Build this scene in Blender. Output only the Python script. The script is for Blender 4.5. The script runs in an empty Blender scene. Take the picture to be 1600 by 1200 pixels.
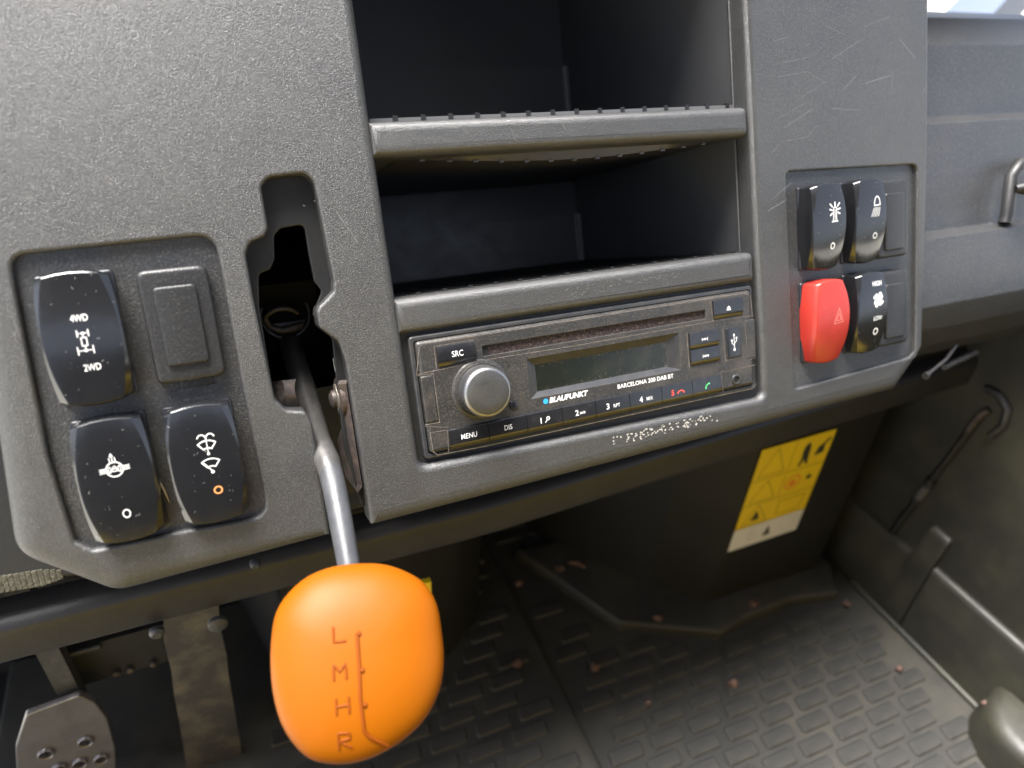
import bpy, bmesh, math, random
from mathutils import Vector, Matrix, geometry, noise
random.seed(7)
S = 0.001                                     # all builders work in millimetres
sc = bpy.context.scene
col = sc.collection

# ------------------------------------------------------------------ camera
CW = Vector((-71.72405214, -259.45975268, 158.97728486))
A = Matrix(((0.91975331, -0.17133114, 0.35312816),
            (-0.3874604, -0.54000354, 0.74717509),
            (0.06267609, -0.82403993, -0.56305408)))     # columns: image right, image down, forward
F = 1097.75
cam_d = bpy.data.cameras.new('camera'); cam = bpy.data.objects.new('camera', cam_d); col.objects.link(cam)
m = Matrix(((A[0][0], -A[0][1], -A[0][2]), (A[1][0], -A[1][1], -A[1][2]), (A[2][0], -A[2][1], -A[2][2])))
cam.matrix_world = Matrix.Translation(CW * S) @ m.to_4x4()
cam_d.sensor_width = 36; cam_d.lens = F / 1600 * 36
cam_d.clip_start = 0.01; cam_d.clip_end = 500
cam_d.dof.use_dof = True; cam_d.dof.focus_distance = 0.33; cam_d.dof.aperture_fstop = 6.3
sc.camera = cam

# ------------------------------------------------------------------ light
w = bpy.data.worlds.new('World'); sc.world = w; w.use_nodes = True
nt = w.node_tree; bg = nt.nodes['Background']
sky = nt.nodes.new('ShaderNodeTexSky'); sky.sky_type = 'NISHITA'; sky.sun_disc = False
SUN_EL, SUN_AZ = math.radians(75), math.radians(-65)
sky.sun_elevation = SUN_EL; sky.sun_rotation = SUN_AZ; sky.dust_density = 3; sky.air_density = 0.7; sky.ozone_density = 1.0
hs = nt.nodes.new('ShaderNodeHueSaturation'); hs.inputs['Saturation'].default_value = .6      # thin white overcast
nt.links.new(sky.outputs[0], hs.inputs['Color']); nt.links.new(hs.outputs[0], bg.inputs[0]); bg.inputs[1].default_value = 0.15
sd = bpy.data.lights.new('sun', 'SUN'); sd.energy = 4.8; sd.angle = math.radians(32); sd.color = (1, .97, .93)
so = bpy.data.objects.new('sun', sd); col.objects.link(so)
dirv = Vector((math.sin(SUN_AZ) * math.cos(SUN_EL), math.cos(SUN_AZ) * math.cos(SUN_EL), math.sin(SUN_EL)))
so.rotation_euler = dirv.to_track_quat('Z', 'Y').to_euler()
sc.view_settings.view_transform = 'Standard'; sc.view_settings.look = 'None'
sc.view_settings.exposure = 1.75; sc.view_settings.gamma = 1

# ------------------------------------------------------------------ frames
TI = math.radians(25.1); sn, cs = math.sin(TI), math.cos(TI)
def P(u, v, w=0.0):                            # dash frame (right, up the face, out of the face) -> world mm
    return Vector((u, sn * v - cs * w, cs * v + sn * w))
def IP(p): return Vector((p[0], sn * p[1] + cs * p[2], -cs * p[1] + sn * p[2]))
CD = IP(CW)
def ray(x, y): return A @ Vector(((x - 800) / F, (y - 600) / F, 1))
def uv(x, y, w=0.0):                           # point of the face (offset w) seen at a place of the photograph
    d = IP(ray(x, y)); t = (w - CD[2]) / d[2]; q = CD + t * d
    return (q[0], q[1])
def hit(x, y, ax, val):
    d = ray(x, y); return CW + d * ((val - CW[ax]) / d[ax])

# ------------------------------------------------------------------ materials
def mat(name, base, rough=0.5, bump=0, bscale=900, metal=0, coat=0, spec=0.5, mottle=0, mcol=None, mscale=30, mlo=.45, mhi=.7, rvar=0, speck=None, sscale=900):
    mt = bpy.data.materials.new(name); mt.use_nodes = True; t = mt.node_tree; L = t.links; b = t.nodes['Principled BSDF']
    b.inputs['Base Color'].default_value = (*base, 1); b.inputs['Roughness'].default_value = rough
    b.inputs['Metallic'].default_value = metal; b.inputs['Coat Weight'].default_value = coat; b.inputs['Coat Roughness'].default_value = .12
    b.inputs['Specular IOR Level'].default_value = spec
    tc = t.nodes.new('ShaderNodeTexCoord'); co = tc.outputs['Object']
    def nz(scale, det=3, ro=.6):
        n = t.nodes.new('ShaderNodeTexNoise'); n.inputs['Scale'].default_value = scale; n.inputs['Detail'].default_value = det
        n.inputs['Roughness'].default_value = ro; L.new(co, n.inputs['Vector']); return n.outputs[0]
    def ramp(src, lo, hi):
        r = t.nodes.new('ShaderNodeMapRange'); r.inputs[1].default_value = lo; r.inputs[2].default_value = hi; L.new(src, r.inputs[0]); return r.outputs[0]
    def mix(fac, a, bb, k=1.0):
        mx = t.nodes.new('ShaderNodeMix'); mx.data_type = 'RGBA'
        mu = t.nodes.new('ShaderNodeMath'); mu.operation = 'MULTIPLY'; mu.inputs[1].default_value = k; L.new(fac, mu.inputs[0]); L.new(mu.outputs[0], mx.inputs[0])
        if isinstance(a, tuple): mx.inputs[6].default_value = (*a, 1)
        else: L.new(a, mx.inputs[6])
        mx.inputs[7].default_value = (*bb, 1); return mx.outputs[2]
    c = base
    if mottle:
        c = mix(ramp(nz(mscale, 6, .65), mlo, mhi), c, mcol or tuple(min(1, x * 2 + .02) for x in base), mottle)
    if speck:
        c = mix(ramp(nz(sscale, 1, .5), .54, .72), c, speck, 1)
    if not isinstance(c, tuple): L.new(c, b.inputs['Base Color'])
    if rvar:
        r = t.nodes.new('ShaderNodeMapRange'); r.inputs[1].default_value = .35; r.inputs[2].default_value = .65
        r.inputs[3].default_value = rough - rvar; r.inputs[4].default_value = rough + rvar; L.new(nz(60, 5, .7), r.inputs[0]); L.new(r.outputs[0], b.inputs['Roughness'])
    if bump:
        bn = t.nodes.new('ShaderNodeBump'); bn.inputs['Strength'].default_value = bump; bn.inputs['Distance'].default_value = .0004
        L.new(nz(bscale, 2, .55), bn.inputs['Height']); L.new(bn.outputs[0], b.inputs['Normal'])
    return mt
M = {}
M['dash'] = mat('grained_plastic', (.026, .0262, .0265), .38, .75, 2600, spec=.9, mottle=.35, mcol=(.05, .05, .047), mscale=18, rvar=.05, speck=(.075, .075, .073), sscale=2100)  # pale specks paint in the glints of the grain
M['dash_smooth'] = mat('bay_plastic', (.025, .025, .026), .40, .6, 1100, spec=.7, mottle=.3, mcol=(.055, .052, .046), mscale=25, speck=(.07, .07, .068), sscale=1300)  # specks again stand for grain glints
M['liner'] = mat('liner_plastic', (.055, .0555, .057), .38, .12, 500, mottle=.35, mcol=(.065, .065, .065), mscale=40, rvar=.06)
M['rubber'] = mat('ribbed_rubber', (.012, .012, .012), .45, .2, 700)
M['gloss'] = mat('rocker_black', (.010, .0105, .012), .17, .02, 900, coat=.3, mottle=.3, mcol=(.03, .03, .03), mscale=90, mlo=.55, mhi=.8, rvar=.04)
M['rocker_side'] = mat('rocker_housing', (.016, .016, .02), .3, .05, 900)
M['plug'] = mat('plug_plastic', (.015, .015, .0155), .42, .35, 1500, speck=(.035, .035, .035), sscale=1300)
M['red'] = mat('red_plastic', (.34, .026, .018), .3, .04, 400, mottle=.2, mcol=(.7, .06, .04), mscale=60)
M['red_line'] = mat('pale_red_print', (.66, .2, .17), .4)
M['orange'] = mat('orange_plastic', (.215, .058, .0003), .45, .06, 250, spec=.16, mottle=.25, mcol=(.20, .052, .0003), mscale=50)
M['orange_dark'] = mat('orange_engraving', (.155, .034, .0003), .6, spec=.16)
M['white'] = mat('white_print', (.75, .75, .74), .5)
M['amber'] = mat('amber_print', (.8, .3, .1), .5)
M['grey_print'] = mat('grey_print', (.55, .55, .55), .5)
M['radio'] = mat('radio_plastic', (.022, .022, .0215), .4, .3, 700, mottle=.6, mcol=(.068, .058, .047), mscale=75, rvar=.08, speck=(.07, .06, .05), sscale=1500)
M['radio_frame'] = mat('radio_trim', (.028, .029, .031), .3, .1, 700, mottle=.3, mcol=(.09, .08, .07), mscale=90)
M['button'] = mat('radio_button', (.011, .011, .012), .2, .03, 900, coat=.25, mottle=.25, mcol=(.05, .045, .04), mscale=150, mlo=.5)
M['dust'] = mat('dust_line', (.2, .165, .135), .8, .5, 900, mottle=.9, mcol=(.07, .06, .05), mscale=300, mlo=.35, mhi=.6)
M['slot'] = mat('dusty_felt', (.018, .012, .011), .9, .8, 900, mottle=.9, mcol=(.06, .037, .028), mscale=600, mlo=.45, mhi=.7, speck=(.13, .09, .075), sscale=1600)
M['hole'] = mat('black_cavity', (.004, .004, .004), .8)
M['lcd'] = mat('lcd_glass', (.008, .010, .006), .25, 0, mottle=.5, mcol=(.03, .03, .02), mscale=60)
M['knobface'] = mat('knob_face', (.032, .032, .031), .42, .3, 900, mottle=.3, mcol=(.09, .085, .07), mscale=60)
M['chrome'] = mat('chrome_ring', (.33, .33, .33), .42, .05, 400, metal=1)
M['blue'] = mat('blue_print', (.02, .3, .75), .5)
M['redprint'] = mat('red_print', (.8, .08, .06), .5)
M['greenprint'] = mat('green_print', (.1, .55, .2), .5)
M['steel'] = mat('worn_steel', (.05, .052, .056), .45, .3, 350, metal=.15, mottle=.8, mcol=(.07, .07, .075), mscale=120, rvar=.1)
M['rod_dull'] = mat('dull_painted_steel', (.06, .058, .056), .38, .3, 300, metal=.3, mottle=.7, mcol=(.15, .14, .13), mscale=60)
M['ring'] = mat('tarnished_metal', (.2, .18, .15), .45, .4, 500, metal=.6, mottle=.8, mcol=(.07, .05, .04), mscale=220)
M['rusty'] = mat('rusty_steel', (.05, .042, .038), .5, .5, 500, metal=.4, mottle=.9, mcol=(.12, .085, .07), mscale=200)
M['beam'] = mat('painted_beam', (.022, .021, .021), .42, .35, 700, mottle=.3, mcol=(.05, .045, .038), mscale=30)
M['black'] = mat('black_plastic', (.010, .010, .0105), .5, .2, 500, mottle=.4, mcol=(.022, .021, .019), mscale=22)
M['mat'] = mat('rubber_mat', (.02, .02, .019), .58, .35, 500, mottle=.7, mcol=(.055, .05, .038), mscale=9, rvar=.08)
M['sill'] = mat('dusty_haze_trim', (.02, .0195, .015), .5, .3, 400, mottle=.8, mcol=(.055, .052, .032), mscale=8, rvar=.06)  # dust and warm haze painted in as one olive mottle
M['pedal'] = mat('pedal_steel', (.2, .19, .195), .35, .3, 200, metal=.7, mottle=.6, mcol=(.09, .08, .08), mscale=40)
M['pedal_arm'] = mat('pedal_arm_steel', (.075, .072, .072), .45, .3, 200, metal=.5, mottle=.9, mcol=(.19, .165, .13), mscale=40)
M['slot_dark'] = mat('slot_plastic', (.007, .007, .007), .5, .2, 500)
M['edge_grey'] = mat('edge_grey', (.10, .10, .10), .4, .2, 800)
M['label_grey'] = mat('label_grey', (.06, .06, .06), .5)
M['yellow'] = mat('sticker_yellow', (.83, .58, .01), .4, mottle=.3, mcol=(.7, .45, .03), mscale=30)
M['sticker_white'] = mat('sticker_white', (.72, .70, .67), .45, mottle=.4, mcol=(.5, .48, .45), mscale=40)
M['ink'] = mat('sticker_ink', (.03, .03, .02), .5)
M['ochre'] = mat('sticker_line', (.42, .29, .01), .5)
M['orange_ink'] = mat('sticker_orange', (.8, .22, .02), .5)
M['bounce_yellow'] = mat('bounce_box_yellow', (.62, .43, .04), .4)  # for the added box that bounces yellow light
M['scuff'] = mat('scuff', (.2, .2, .195), .6)  # scuffs, and the painted corner highlight in the shelves
M['fleck'] = mat('dust_fleck', (.13, .13, .125), .7)
M['scuff_white'] = mat('bright_scuff', (.42, .4, .36), .6)
M['crumb'] = mat('reddish_crumb', (.07, .036, .028), .8, .5, 900, mottle=.8, mcol=(.2, .125, .10), mscale=300)
M['straw'] = mat('dry_straw', (.42, .34, .2), .7)
M['fibre'] = mat('gritty_fibre', (.03, .027, .016), .8, .8, 700, mottle=.9, mcol=(.11, .10, .07), mscale=900)
M['concrete'] = mat('pale_concrete', (.62, .6, .52), .8, .3, 50, mottle=.5, mcol=(.5, .47, .4), mscale=3)
M['pillar'] = mat('blue_glazed_pillar', (.02, .045, .10), .35, 0, spec=.3)

# ------------------------------------------------------------------ builders
def off(parent):
    o = Vector((0, 0, 0))
    while parent is not None: o += parent.location; parent = parent.parent
    return o
def obj(name, verts, faces, m, parent=None, smooth=None, kind=None, label=None, mats=None, fm=None):
    """verts in world mm; one mesh object under parent"""
    me = bpy.data.meshes.new(name); o0 = off(parent)
    me.from_pydata([tuple(Vector(v) * S - o0) for v in verts], [], faces)
    bm = bmesh.new(); bm.from_mesh(me); bmesh.ops.recalc_face_normals(bm, faces=bm.faces); bm.to_mesh(me); bm.free()
    me.materials.append(M[m])
    for x in (mats or []): me.materials.append(M[x])
    if fm:
        for p, i in zip(me.polygons, fm): p.material_index = i
    o = bpy.data.objects.new(name, me); col.objects.link(o); o.parent = parent
    if smooth is not None:
        me.shade_smooth()
        me.set_sharp_from_angle(angle=math.radians(smooth))
    if kind: o['kind'] = kind
    if label: o['label'] = label
    return o
def thing(name, label, cat, at, group=None):
    o = bpy.data.objects.new(name, None); col.objects.link(o); o.location = Vector(at) * S; o.empty_display_size = .02
    o['label'] = label; o['category'] = cat
    if group: o['group'] = group
    return o
def tag(o, label, cat, group=None):
    o['label'] = label; o['category'] = cat
    if group: o['group'] = group
    return o
class MB:
    def __init__(s): s.v = []; s.f = []
    def add(s, v, f):
        n = len(s.v); s.v += [Vector(x) for x in v]; s.f += [tuple(i + n for i in q) for q in f]; return s
    def box(s, a, b, fr=None):
        vs = [(x, y, z) for x in (a[0], b[0]) for y in (a[1], b[1]) for z in (a[2], b[2])]
        if fr: vs = [fr(*q) for q in vs]
        return s.add(vs, [(0, 1, 3, 2), (4, 6, 7, 5), (0, 4, 5, 1), (2, 3, 7, 6), (0, 2, 6, 4), (1, 5, 7, 3)])
    def rbox(s, a, b, r=1.0, fr=None, seg=3):
        """box with rounded outline in its first two axes and a bevelled front (third axis +)"""
        lp = rpoly([(a[0], a[1]), (b[0], a[1]), (b[0], b[1]), (a[0], b[1])], r, 3)
        v, f, _ = plate_data(lp, [], b[2], a[2], min(r, .6) if r < 1.2 else r * .5, seg)
        return s.add([fr(*q) if fr else q for q in v], f)
    def tube(s, pts, r, n=14, cap=True):
        pts = [Vector(p) for p in pts]; R = r if isinstance(r, (list, tuple)) else [r] * len(pts)
        vs = []; up = None
        for i, p in enumerate(pts):
            t = (pts[min(i + 1, len(pts) - 1)] - pts[max(i - 1, 0)]).normalized()
            if up is None: up = t.orthogonal().normalized()
            up = (up - up.dot(t) * t).normalized(); b = t.cross(up)
            for k in range(n):
                a = 2 * math.pi * k / n; vs.append(p + (up * math.cos(a) + b * math.sin(a)) * R[i])
        fs = [(i * n + k, i * n + (k + 1) % n, (i + 1) * n + (k + 1) % n, (i + 1) * n + k) for i in range(len(pts) - 1) for k in range(n)]
        if cap: fs += [tuple(range(n)), tuple(range((len(pts) - 1) * n, len(pts) * n))]
        return s.add(vs, fs)
    def lathe(s, prof, fr, n=40):
        """prof: (radius, height) ; fr(x,y,h) -> world"""
        vs = []; 
        for r, h in prof:
            for k in range(n):
                a = 2 * math.pi * k / n; vs.append(fr(r * math.cos(a), r * math.sin(a), h))
        fs = [(i * n + k, i * n + (k + 1) % n, (i + 1) * n + (k + 1) % n, (i + 1) * n + k) for i in range(len(prof) - 1) for k in range(n)]
        fs += [tuple(range((len(prof) - 1) * n, len(prof) * n))]
        return s.add(vs, fs)
    def obj(s, name, m, parent=None, **k): return obj(name, s.v, s.f, m, parent, **k)

def rpoly(pts, r, seg=5):
    """closed polygon with rounded corners; r number or list; seg points per corner"""
    n = len(pts); out = []; R = r if isinstance(r, (list, tuple)) else [r] * n
    for i in range(n):
        p = Vector(pts[i][:2]); a = Vector(pts[i - 1][:2]) - p; b = Vector(pts[(i + 1) % n][:2]) - p
        la, lb = a.length, b.length; a.normalize(); b.normalize()
        ang = a.angle(b)
        if R[i] <= 0 or ang > math.radians(177): out.append(tuple(p)); continue
        d = min(R[i] / math.tan(ang / 2), la * .48, lb * .48)
        A0, B0 = p + a * d, p + b * d
        for k in range(seg + 1):
            t = k / seg; q = A0 * (1 - t) ** 2 + p * 2 * t * (1 - t) + B0 * t ** 2; out.append((q.x, q.y))
    return out
def area(lp): return sum(lp[i - 1][0] * lp[i][1] - lp[i][0] * lp[i - 1][1] for i in range(len(lp))) / 2
def plate_data(outer, holes, top, bot, bev, seg=5, hbev=None, hdepth=None):
    """plate with rounded rims. outer ccw loop / holes; bev number or per-point list. cap faces returned count first"""
    if area(outer) < 0:
        outer = outer[::-1]
        if isinstance(bev, list): bev = bev[::-1]
    loops = [(outer, bev, 1)]
    for i, h in enumerate(holes):
        hb = (hbev[i] if isinstance(hbev, list) else hbev) or 1.0
        if area(h) > 0: h = h[::-1]
        loops.append((h, hb, 1))
    v, f, caps = [], [], []
    for lp, bv, _ in loops:
        n = len(lp); B = bv if isinstance(bv, list) else [bv] * n
        nrm = []
        for i in range(n):
            a = Vector(lp[i - 1]); p = Vector(lp[i]); b = Vector(lp[(i + 1) % n])
            e1 = (p - a); e2 = (b - p)
            if e1.length < 1e-6: e1 = e2
            if e2.length < 1e-6: e2 = e1
            e1.normalize(); e2.normalize()
            n1 = Vector((-e1.y, e1.x)); n2 = Vector((-e2.y, e2.x)); q = n1 + n2
            q = q / max(.35, q.dot(n1)) if q.length > 1e-6 else n1
            nrm.append(q)
        base = len(v)
        rings = [(0, bot)] + [(1 - math.cos(math.pi / 2 * k / seg), None, math.sin(math.pi / 2 * k / seg)) for k in range(seg + 1)]
        for ring in rings:
            for i in range(n):
                o_ = ring[0] * B[i]
                hb_ = B[i] if B[i] < 5 else B[i] * .42
                z = ring[1] if ring[1] is not None else top - hb_ + hb_ * ring[2]
                q = Vector(lp[i]) + nrm[i] * o_
                v.append((q.x, q.y, z))
        for r_ in range(len(rings) - 1):
            for i in range(n):
                j = (i + 1) % n
                f.append((base + r_ * n + i, base + r_ * n + j, base + (r_ + 1) * n + j, base + (r_ + 1) * n + i))
        caps.append((base + (len(rings) - 1) * n, n))
    polys = [[Vector((v[s0 + i][0], v[s0 + i][1], 0)) for i in range(n)] for s0, n in caps]
    idx = [s0 + i for s0, n in caps for i in range(n)]
    tris = geometry.tessellate_polygon(polys)
    ncap = len(f)
    for t in tris: f.append(tuple(idx[i] for i in t))
    return v, f, ncap
def plate(name, outer, holes, top, bot, bev, m, parent, hbev=None, seg=5, fr=P, smooth=35, **k):
    v, f, nc = plate_data(outer, holes, top, bot, bev, seg, hbev)
    o = obj(name, [fr(*q) for q in v], f, m, parent, smooth=smooth, **k)
    me = o.data
    for i in range(nc, len(me.polygons)): me.polygons[i].use_smooth = False
    return o
def uvs(pts, w=0.0): return [uv(x, y, w) for x, y in pts]
def extr(prof, u0, u1, fr, n=1):
    """open profile (a,b) extruded along u"""
    v = []; f = []; k = len(prof)
    for i in range(n + 1):
        u = u0 + (u1 - u0) * i / n
        v += [fr(u, a, b) for a, b in prof]
    for i in range(n):
        for j in range(k - 1): f.append((i * k + j, (i + 1) * k + j, (i + 1) * k + j + 1, i * k + j + 1))
    f.append(tuple(range(k))); f.append(tuple(range(n * k, n * k + k)))
    return v, f
def rline(pts, r, seg=4):
    out = [pts[0]]
    for i in range(1, len(pts) - 1):
        p = Vector(pts[i]); a = Vector(pts[i - 1]) - p; b = Vector(pts[i + 1]) - p; d = min(r, a.length * .48, b.length * .48)
        A0 = p + a.normalized() * d; B0 = p + b.normalized() * d
        for k in range(seg + 1):
            t = k / seg; q = A0 * (1 - t) ** 2 + p * 2 * t * (1 - t) + B0 * t ** 2; out.append((q.x, q.y))
    return out + [pts[-1]]

# ---- ink: flat printed shapes in 2D, mapped onto a surface
class Ink:
    def __init__(s): s.v = []; s.f = []
    def poly(s, pts):
        n = len(s.v); s.v += [tuple(p) for p in pts]; s.f.append(tuple(range(n, n + len(pts)))); return s
    def stroke(s, pts, w, closed=False):
        P2 = [Vector(p) for p in pts]; n = len(P2); rng = range(n if closed else n - 1)
        for i in rng:
            a, b = P2[i], P2[(i + 1) % n]; d = (b - a)
            if d.length < 1e-6: continue
            d.normalize(); q = Vector((-d.y, d.x)) * w / 2; e = d * w * .35
            s.poly([a - q - e, b - q + e, b + q + e, a + q - e])
        return s
    def ring(s, c, r, w, n=28, ry=None, a0=0, a1=360):
        ry = ry or r; full = abs(a1 - a0) >= 360
        pts = [(c[0] + r * math.cos(math.radians(a0 + (a1 - a0) * k / n)), c[1] + ry * math.sin(math.radians(a0 + (a1 - a0) * k / n))) for k in range(n + (0 if full else 1))]
        return s.stroke(pts, w, full)
    def disc(s, c, r, n=20, ry=None):
        ry = ry or r
        return s.poly([(c[0] + r * math.cos(2 * math.pi * k / n), c[1] + ry * math.sin(2 * math.pi * k / n)) for k in range(n)])
    def text(s, t, c, h, bold=0, shear=0, sx=1.0, align='CENTER'):
        cu = bpy.data.curves.new('t', 'FONT'); cu.body = t; cu.size = h / .72; cu.offset = bold * h; cu.shear = shear; cu.align_x = align; cu.align_y = 'CENTER'
        cu.resolution_u = 3
        o = bpy.data.objects.new('t', cu); col.objects.link(o); bpy.context.view_layer.update()
        me = o.to_mesh(); n = len(s.v)
        s.v += [(c[0] + p.co.x * sx, c[1] + p.co.y) for p in me.vertices]; s.f += [tuple(i + n for i in p.vertices) for p in me.polygons]
        o.to_mesh_clear(); bpy.data.objects.remove(o); bpy.data.curves.remove(cu); return s
    def obj(s, name, m, parent, fn, sub=0):
        # fn(x, y, k) -> world; k separates overlapping shapes by microns
        v = []; f = []
        own = {}
        for i, q in enumerate(s.f):
            for j in q: own.setdefault(j, i)
        v = [fn(p[0], p[1], own.get(i, 0) % 7 * .0015) for i, p in enumerate(s.v)]
        return obj(name, v, s.f, m, parent)

# ================================================================== DASHBOARD
dash = thing('dashboard', 'dark grey grained plastic dashboard panel with two open storage shelves and a lever slot', 'dashboard', P(100, -40, -20))
D = uv
slotL = [(517, 840), (488, 664), (480, 646), (470, 638), (447, 640), (430, 622), (397, 466), (385, 402), (388, 381), (399, 373), (414, 368), (419, 358), (408, 292), (413, 281), (428, 275)]
slotR = [(470, 271), (483, 276), (491, 288), (521, 440), (520, 456), (495, 480), (493, 495), (499, 511), (528, 533), (536, 548), (579, 840)]
# outline of the face, starting in the slot mouth
outer_px = [(517, 838), (488, 662), (478, 643), (447, 641), (430, 624), (396, 466), (384, 398), (390, 379), (414, 369), (419, 356), (408, 292), (418, 277), (476, 270), (490, 283),
            (521, 438), (521, 456), (494, 484), (499, 512), (529, 534), (540, 566), (580, 822)]
outer = uvs(outer_px)
rr = [1.5, 2, 3, 4, 4, 0, 4, 4, 2.5, 2.5, 3, 5, 5, 5, 6, 3, 4, 3, 5, 6, 1.5]
tail = uvs([(1402, 608), (1444, 544)]); tail[0] = (tail[0][0], tail[0][1]);
outer += [tail[0], tail[1], (319.5, 60), (319.5, 230), (-175, 230)]
rr += [6, 8, 0, 2, 2]
lft = uvs([(-24, 560), (22, 868), (182, 928)])
outer += lft; rr += [4, 14, 12]
# build rounded loop and matching per point bevel widths
def bev_of(i):
    if i == 0: return 1.5
    if i < 20: return 1.3
    return 1.5
loop = rpoly(outer, rr, 5)
# corner index -> loop index mapping for bevels
bl = []
for i in range(len(outer)):
    one = [q for q in rpoly([outer[i - 1], outer[i], outer[(i + 1) % len(outer)]], [0, rr[i], 0], 5)]
    a = Vector(outer[i - 1]) - Vector(outer[i]); b = Vector(outer[(i + 1) % len(outer)]) - Vector(outer[i])
    cnt = 1 if (rr[i] <= 0 or a.angle(b) > math.radians(177)) else 6
    val = 1.3
    if i == 20 or i == 0: val = 2.2
    if i in (21,): val = 8
    if i in (22,): val = 4
    if i in (23, 24, 25): val = 2
    if i in (26, 27, 28): val = 9
    for k in range(cnt):
        bl.append(val if not (i == 0 and k < 3) else 4.5)
        if i == 20 and k >= 3: bl[-1] = 6
# recess holes
bayL = rpoly(uvs([(14, 399), (334, 366), (388, 655), (419, 806), (290, 829), (146, 860), (117, 846), (75, 710)]), [6, 7, 0, 7, 0, 3, 3, 0], 5)
bayR = rpoly(uvs([(1229, 268), (1434, 256), (1431, 556), (1243, 608)]), [3, 5, 4, 2], 5)
ctr = rpoly(uvs([(559, -40), (657, 729), (1194, 621), (1174, -40)]), [0, 4, 4, 0], 6)
ctr[0] = (-5.5, 215); ctr[-1] = (190.5, 215) 
face = plate('face_panel', loop, [bayL, bayR, ctr], 0, -14, bl, 'dash', dash, hbev=[1.6, 1.3, 3.6], seg=6)
# bay floors
def grow(lp, d):
    c = Vector((sum(p[0] for p in lp) / len(lp), sum(p[1] for p in lp) / len(lp)))
    return [(p[0] + (1 if p[0] > c.x else -1) * d, p[1] + (1 if p[1] > c.y else -1) * d) for p in lp]
plate('switch_bay', grow(bayL, .6), [], -3.2, -12, .1, 'dash_smooth', dash, seg=1)
plate('switch_bay', grow(bayR, .6), [], -2.6, -12, .1, 'dash_smooth', dash, seg=1)
# lower chamfer strip under the face (turned towards the bounce box)
# shelf bars
def bar(v0, v1, v0r, v1r):
    lp = rpoly([(-6, v0), (190.8, v0r), (190.8, v1r), (-6, v1)], [0, 3.5, 3.5, 0], 5)
    return plate('shelf_bar', lp, [], -.2, -13, 4.4, 'dash', dash, seg=7)
b1b, b1t = uv(900, 228)[1], uv(900, 176)[1]
b2b, b2t = .5, uv(900, 430)[1]
bar(b1b, b1t, b1b, b1t); bar(b2b, b2t, b2b, b2t)
# storage compartments
def compartment(v0, v1, ledge, label=None):
    L0, R0_, B = -2.5, 191.6, -200
    b = MB()
    # inner faces as slabs 2 mm thick
    b.box((L0 - 2, v0, B), (L0, v1, -12.5), P); b.box((R0_, v0, B), (R0_ + 2, v1, -12.5), P)
    b.box((L0 - 2, v0 - 2, B), (R0_ + 2, v0, -12.5), P); b.box((L0 - 2, v1, B), (R0_ + 2, v1 + 2, -12.5), P)
    b.box((L0 - 2, v0 - 2, B - 2), (R0_ + 2, v1 + 2, B), P)
    o = b.obj('storage_compartment', 'liner', dash)
    # lower slab of the back wall, proud, with rounded corner to the side wall
    q = rpoly([(L0, B), (L0, B + 3), (R0_ - 3, B + 3), (R0_, B + 8), (R0_, B)], [0, 0, 2, 2, 0], 4)
    n = len(q); vv = [P(x, v0, z) for x, z in q] + [P(x, ledge, z) for x, z in q]
    ff = [(i, (i + 1) % n, (i + 1) % n + n, i + n) for i in range(n)] + [tuple(range(n)), tuple(range(n, 2 * n))]
    obj('back_ledge', vv, ff, 'liner', o, smooth=30)
    g_ = MB(); g_.tube([P(R0_ - 1.2, v0, B + 4.2), P(R0_ - 1.2, ledge, B + 4.2)], 1.5, 8); g_.obj('corner_glint', 'scuff', o, smooth=60)  # pale rod paints the highlight along the rounded corner
    mm = MB()
    for k in range(15):
        u = 4 + k * 12.9
        mm.box((u, v0, B + 8), (u + 1.1, v0 + .9, -13), P)
    mm.box((L0, v0, B + 4), (R0_, v0 + .35, -12.6), P)
    mm.obj('ribbed_mat', 'rubber', o)
    return o
def vis(b): return b + 12.5 * (b - 34) / 302
c1 = compartment(vis(b1t), 214, uv(888, 104, -196)[1])
c2 = compartment(vis(b2t), b1b + 1.0, 52)
# light front edges of the rubber shelf mats with their small teeth
for vv, c in ((b1t, c1), (b2t, c2)):
    vv = vis(vv); t = MB(); t.box((-2, vv - 1.6, -13.4), (191, vv + .75, -12.4), P)
    t.obj('mat_edge', 'edge_grey', c)
    t = MB()
    for k in range(15):
        u = 8 + k * 12.7; t.box((u, vv - .6, -14.2), (u + 2.2, vv + 1.7, -12.0), P)
    t.obj('mat_teeth', 'rubber', c)
# sagging ceiling liner under the first bar
sv, sf = [], []
N = 24
for i in range(N + 1):
    s = i / N; u = 8 + s * 178; d = 4.6 * math.sin(math.pi * s) ** 1.2
    for (vv, ww) in ((b1b + 1.5, -12.8), (b1b + .6 - d, -14.5), (b1b + .4 - d, -15.5), (b1b + .8 - d * .6, -60), (b1b + 1, -190)): sv.append(P(u, vv, ww))
for i in range(N):
    for j in range(4): sf.append((i * 5 + j, i * 5 + j + 1, i * 5 + j + 6, i * 5 + j + 5))
obj('sagging_liner', sv, sf, 'beam', c2, smooth=50)
t = MB()
for k in range(13):
    s = (k + .8) / 14; u = 8 + s * 178; d = 4.6 * math.sin(math.pi * s) ** 1.2
    t.box((u, b1b - .3 - d, -15.2), (u + 2.4, b1b + .7 - d, -13.8), P)
t.obj('mat_teeth', 'rod_dull', c2)
t = MB(); t.tube([P(190.9, 120, -12.3), P(190.9, 200, -12.3)], .7, 8); t.tube([P(190.9, b1t + .5, -12.3), P(190.9, 120, -12.3)], .7, 8)
t.obj('liner_edge', 'dash', c1, smooth=60)
t = MB(); t.tube([P(190.9, b2t, -12.3), P(190.9, b1b, -12.3)], .7, 8); t.obj('liner_edge', 'dash', c2, smooth=60)
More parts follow.
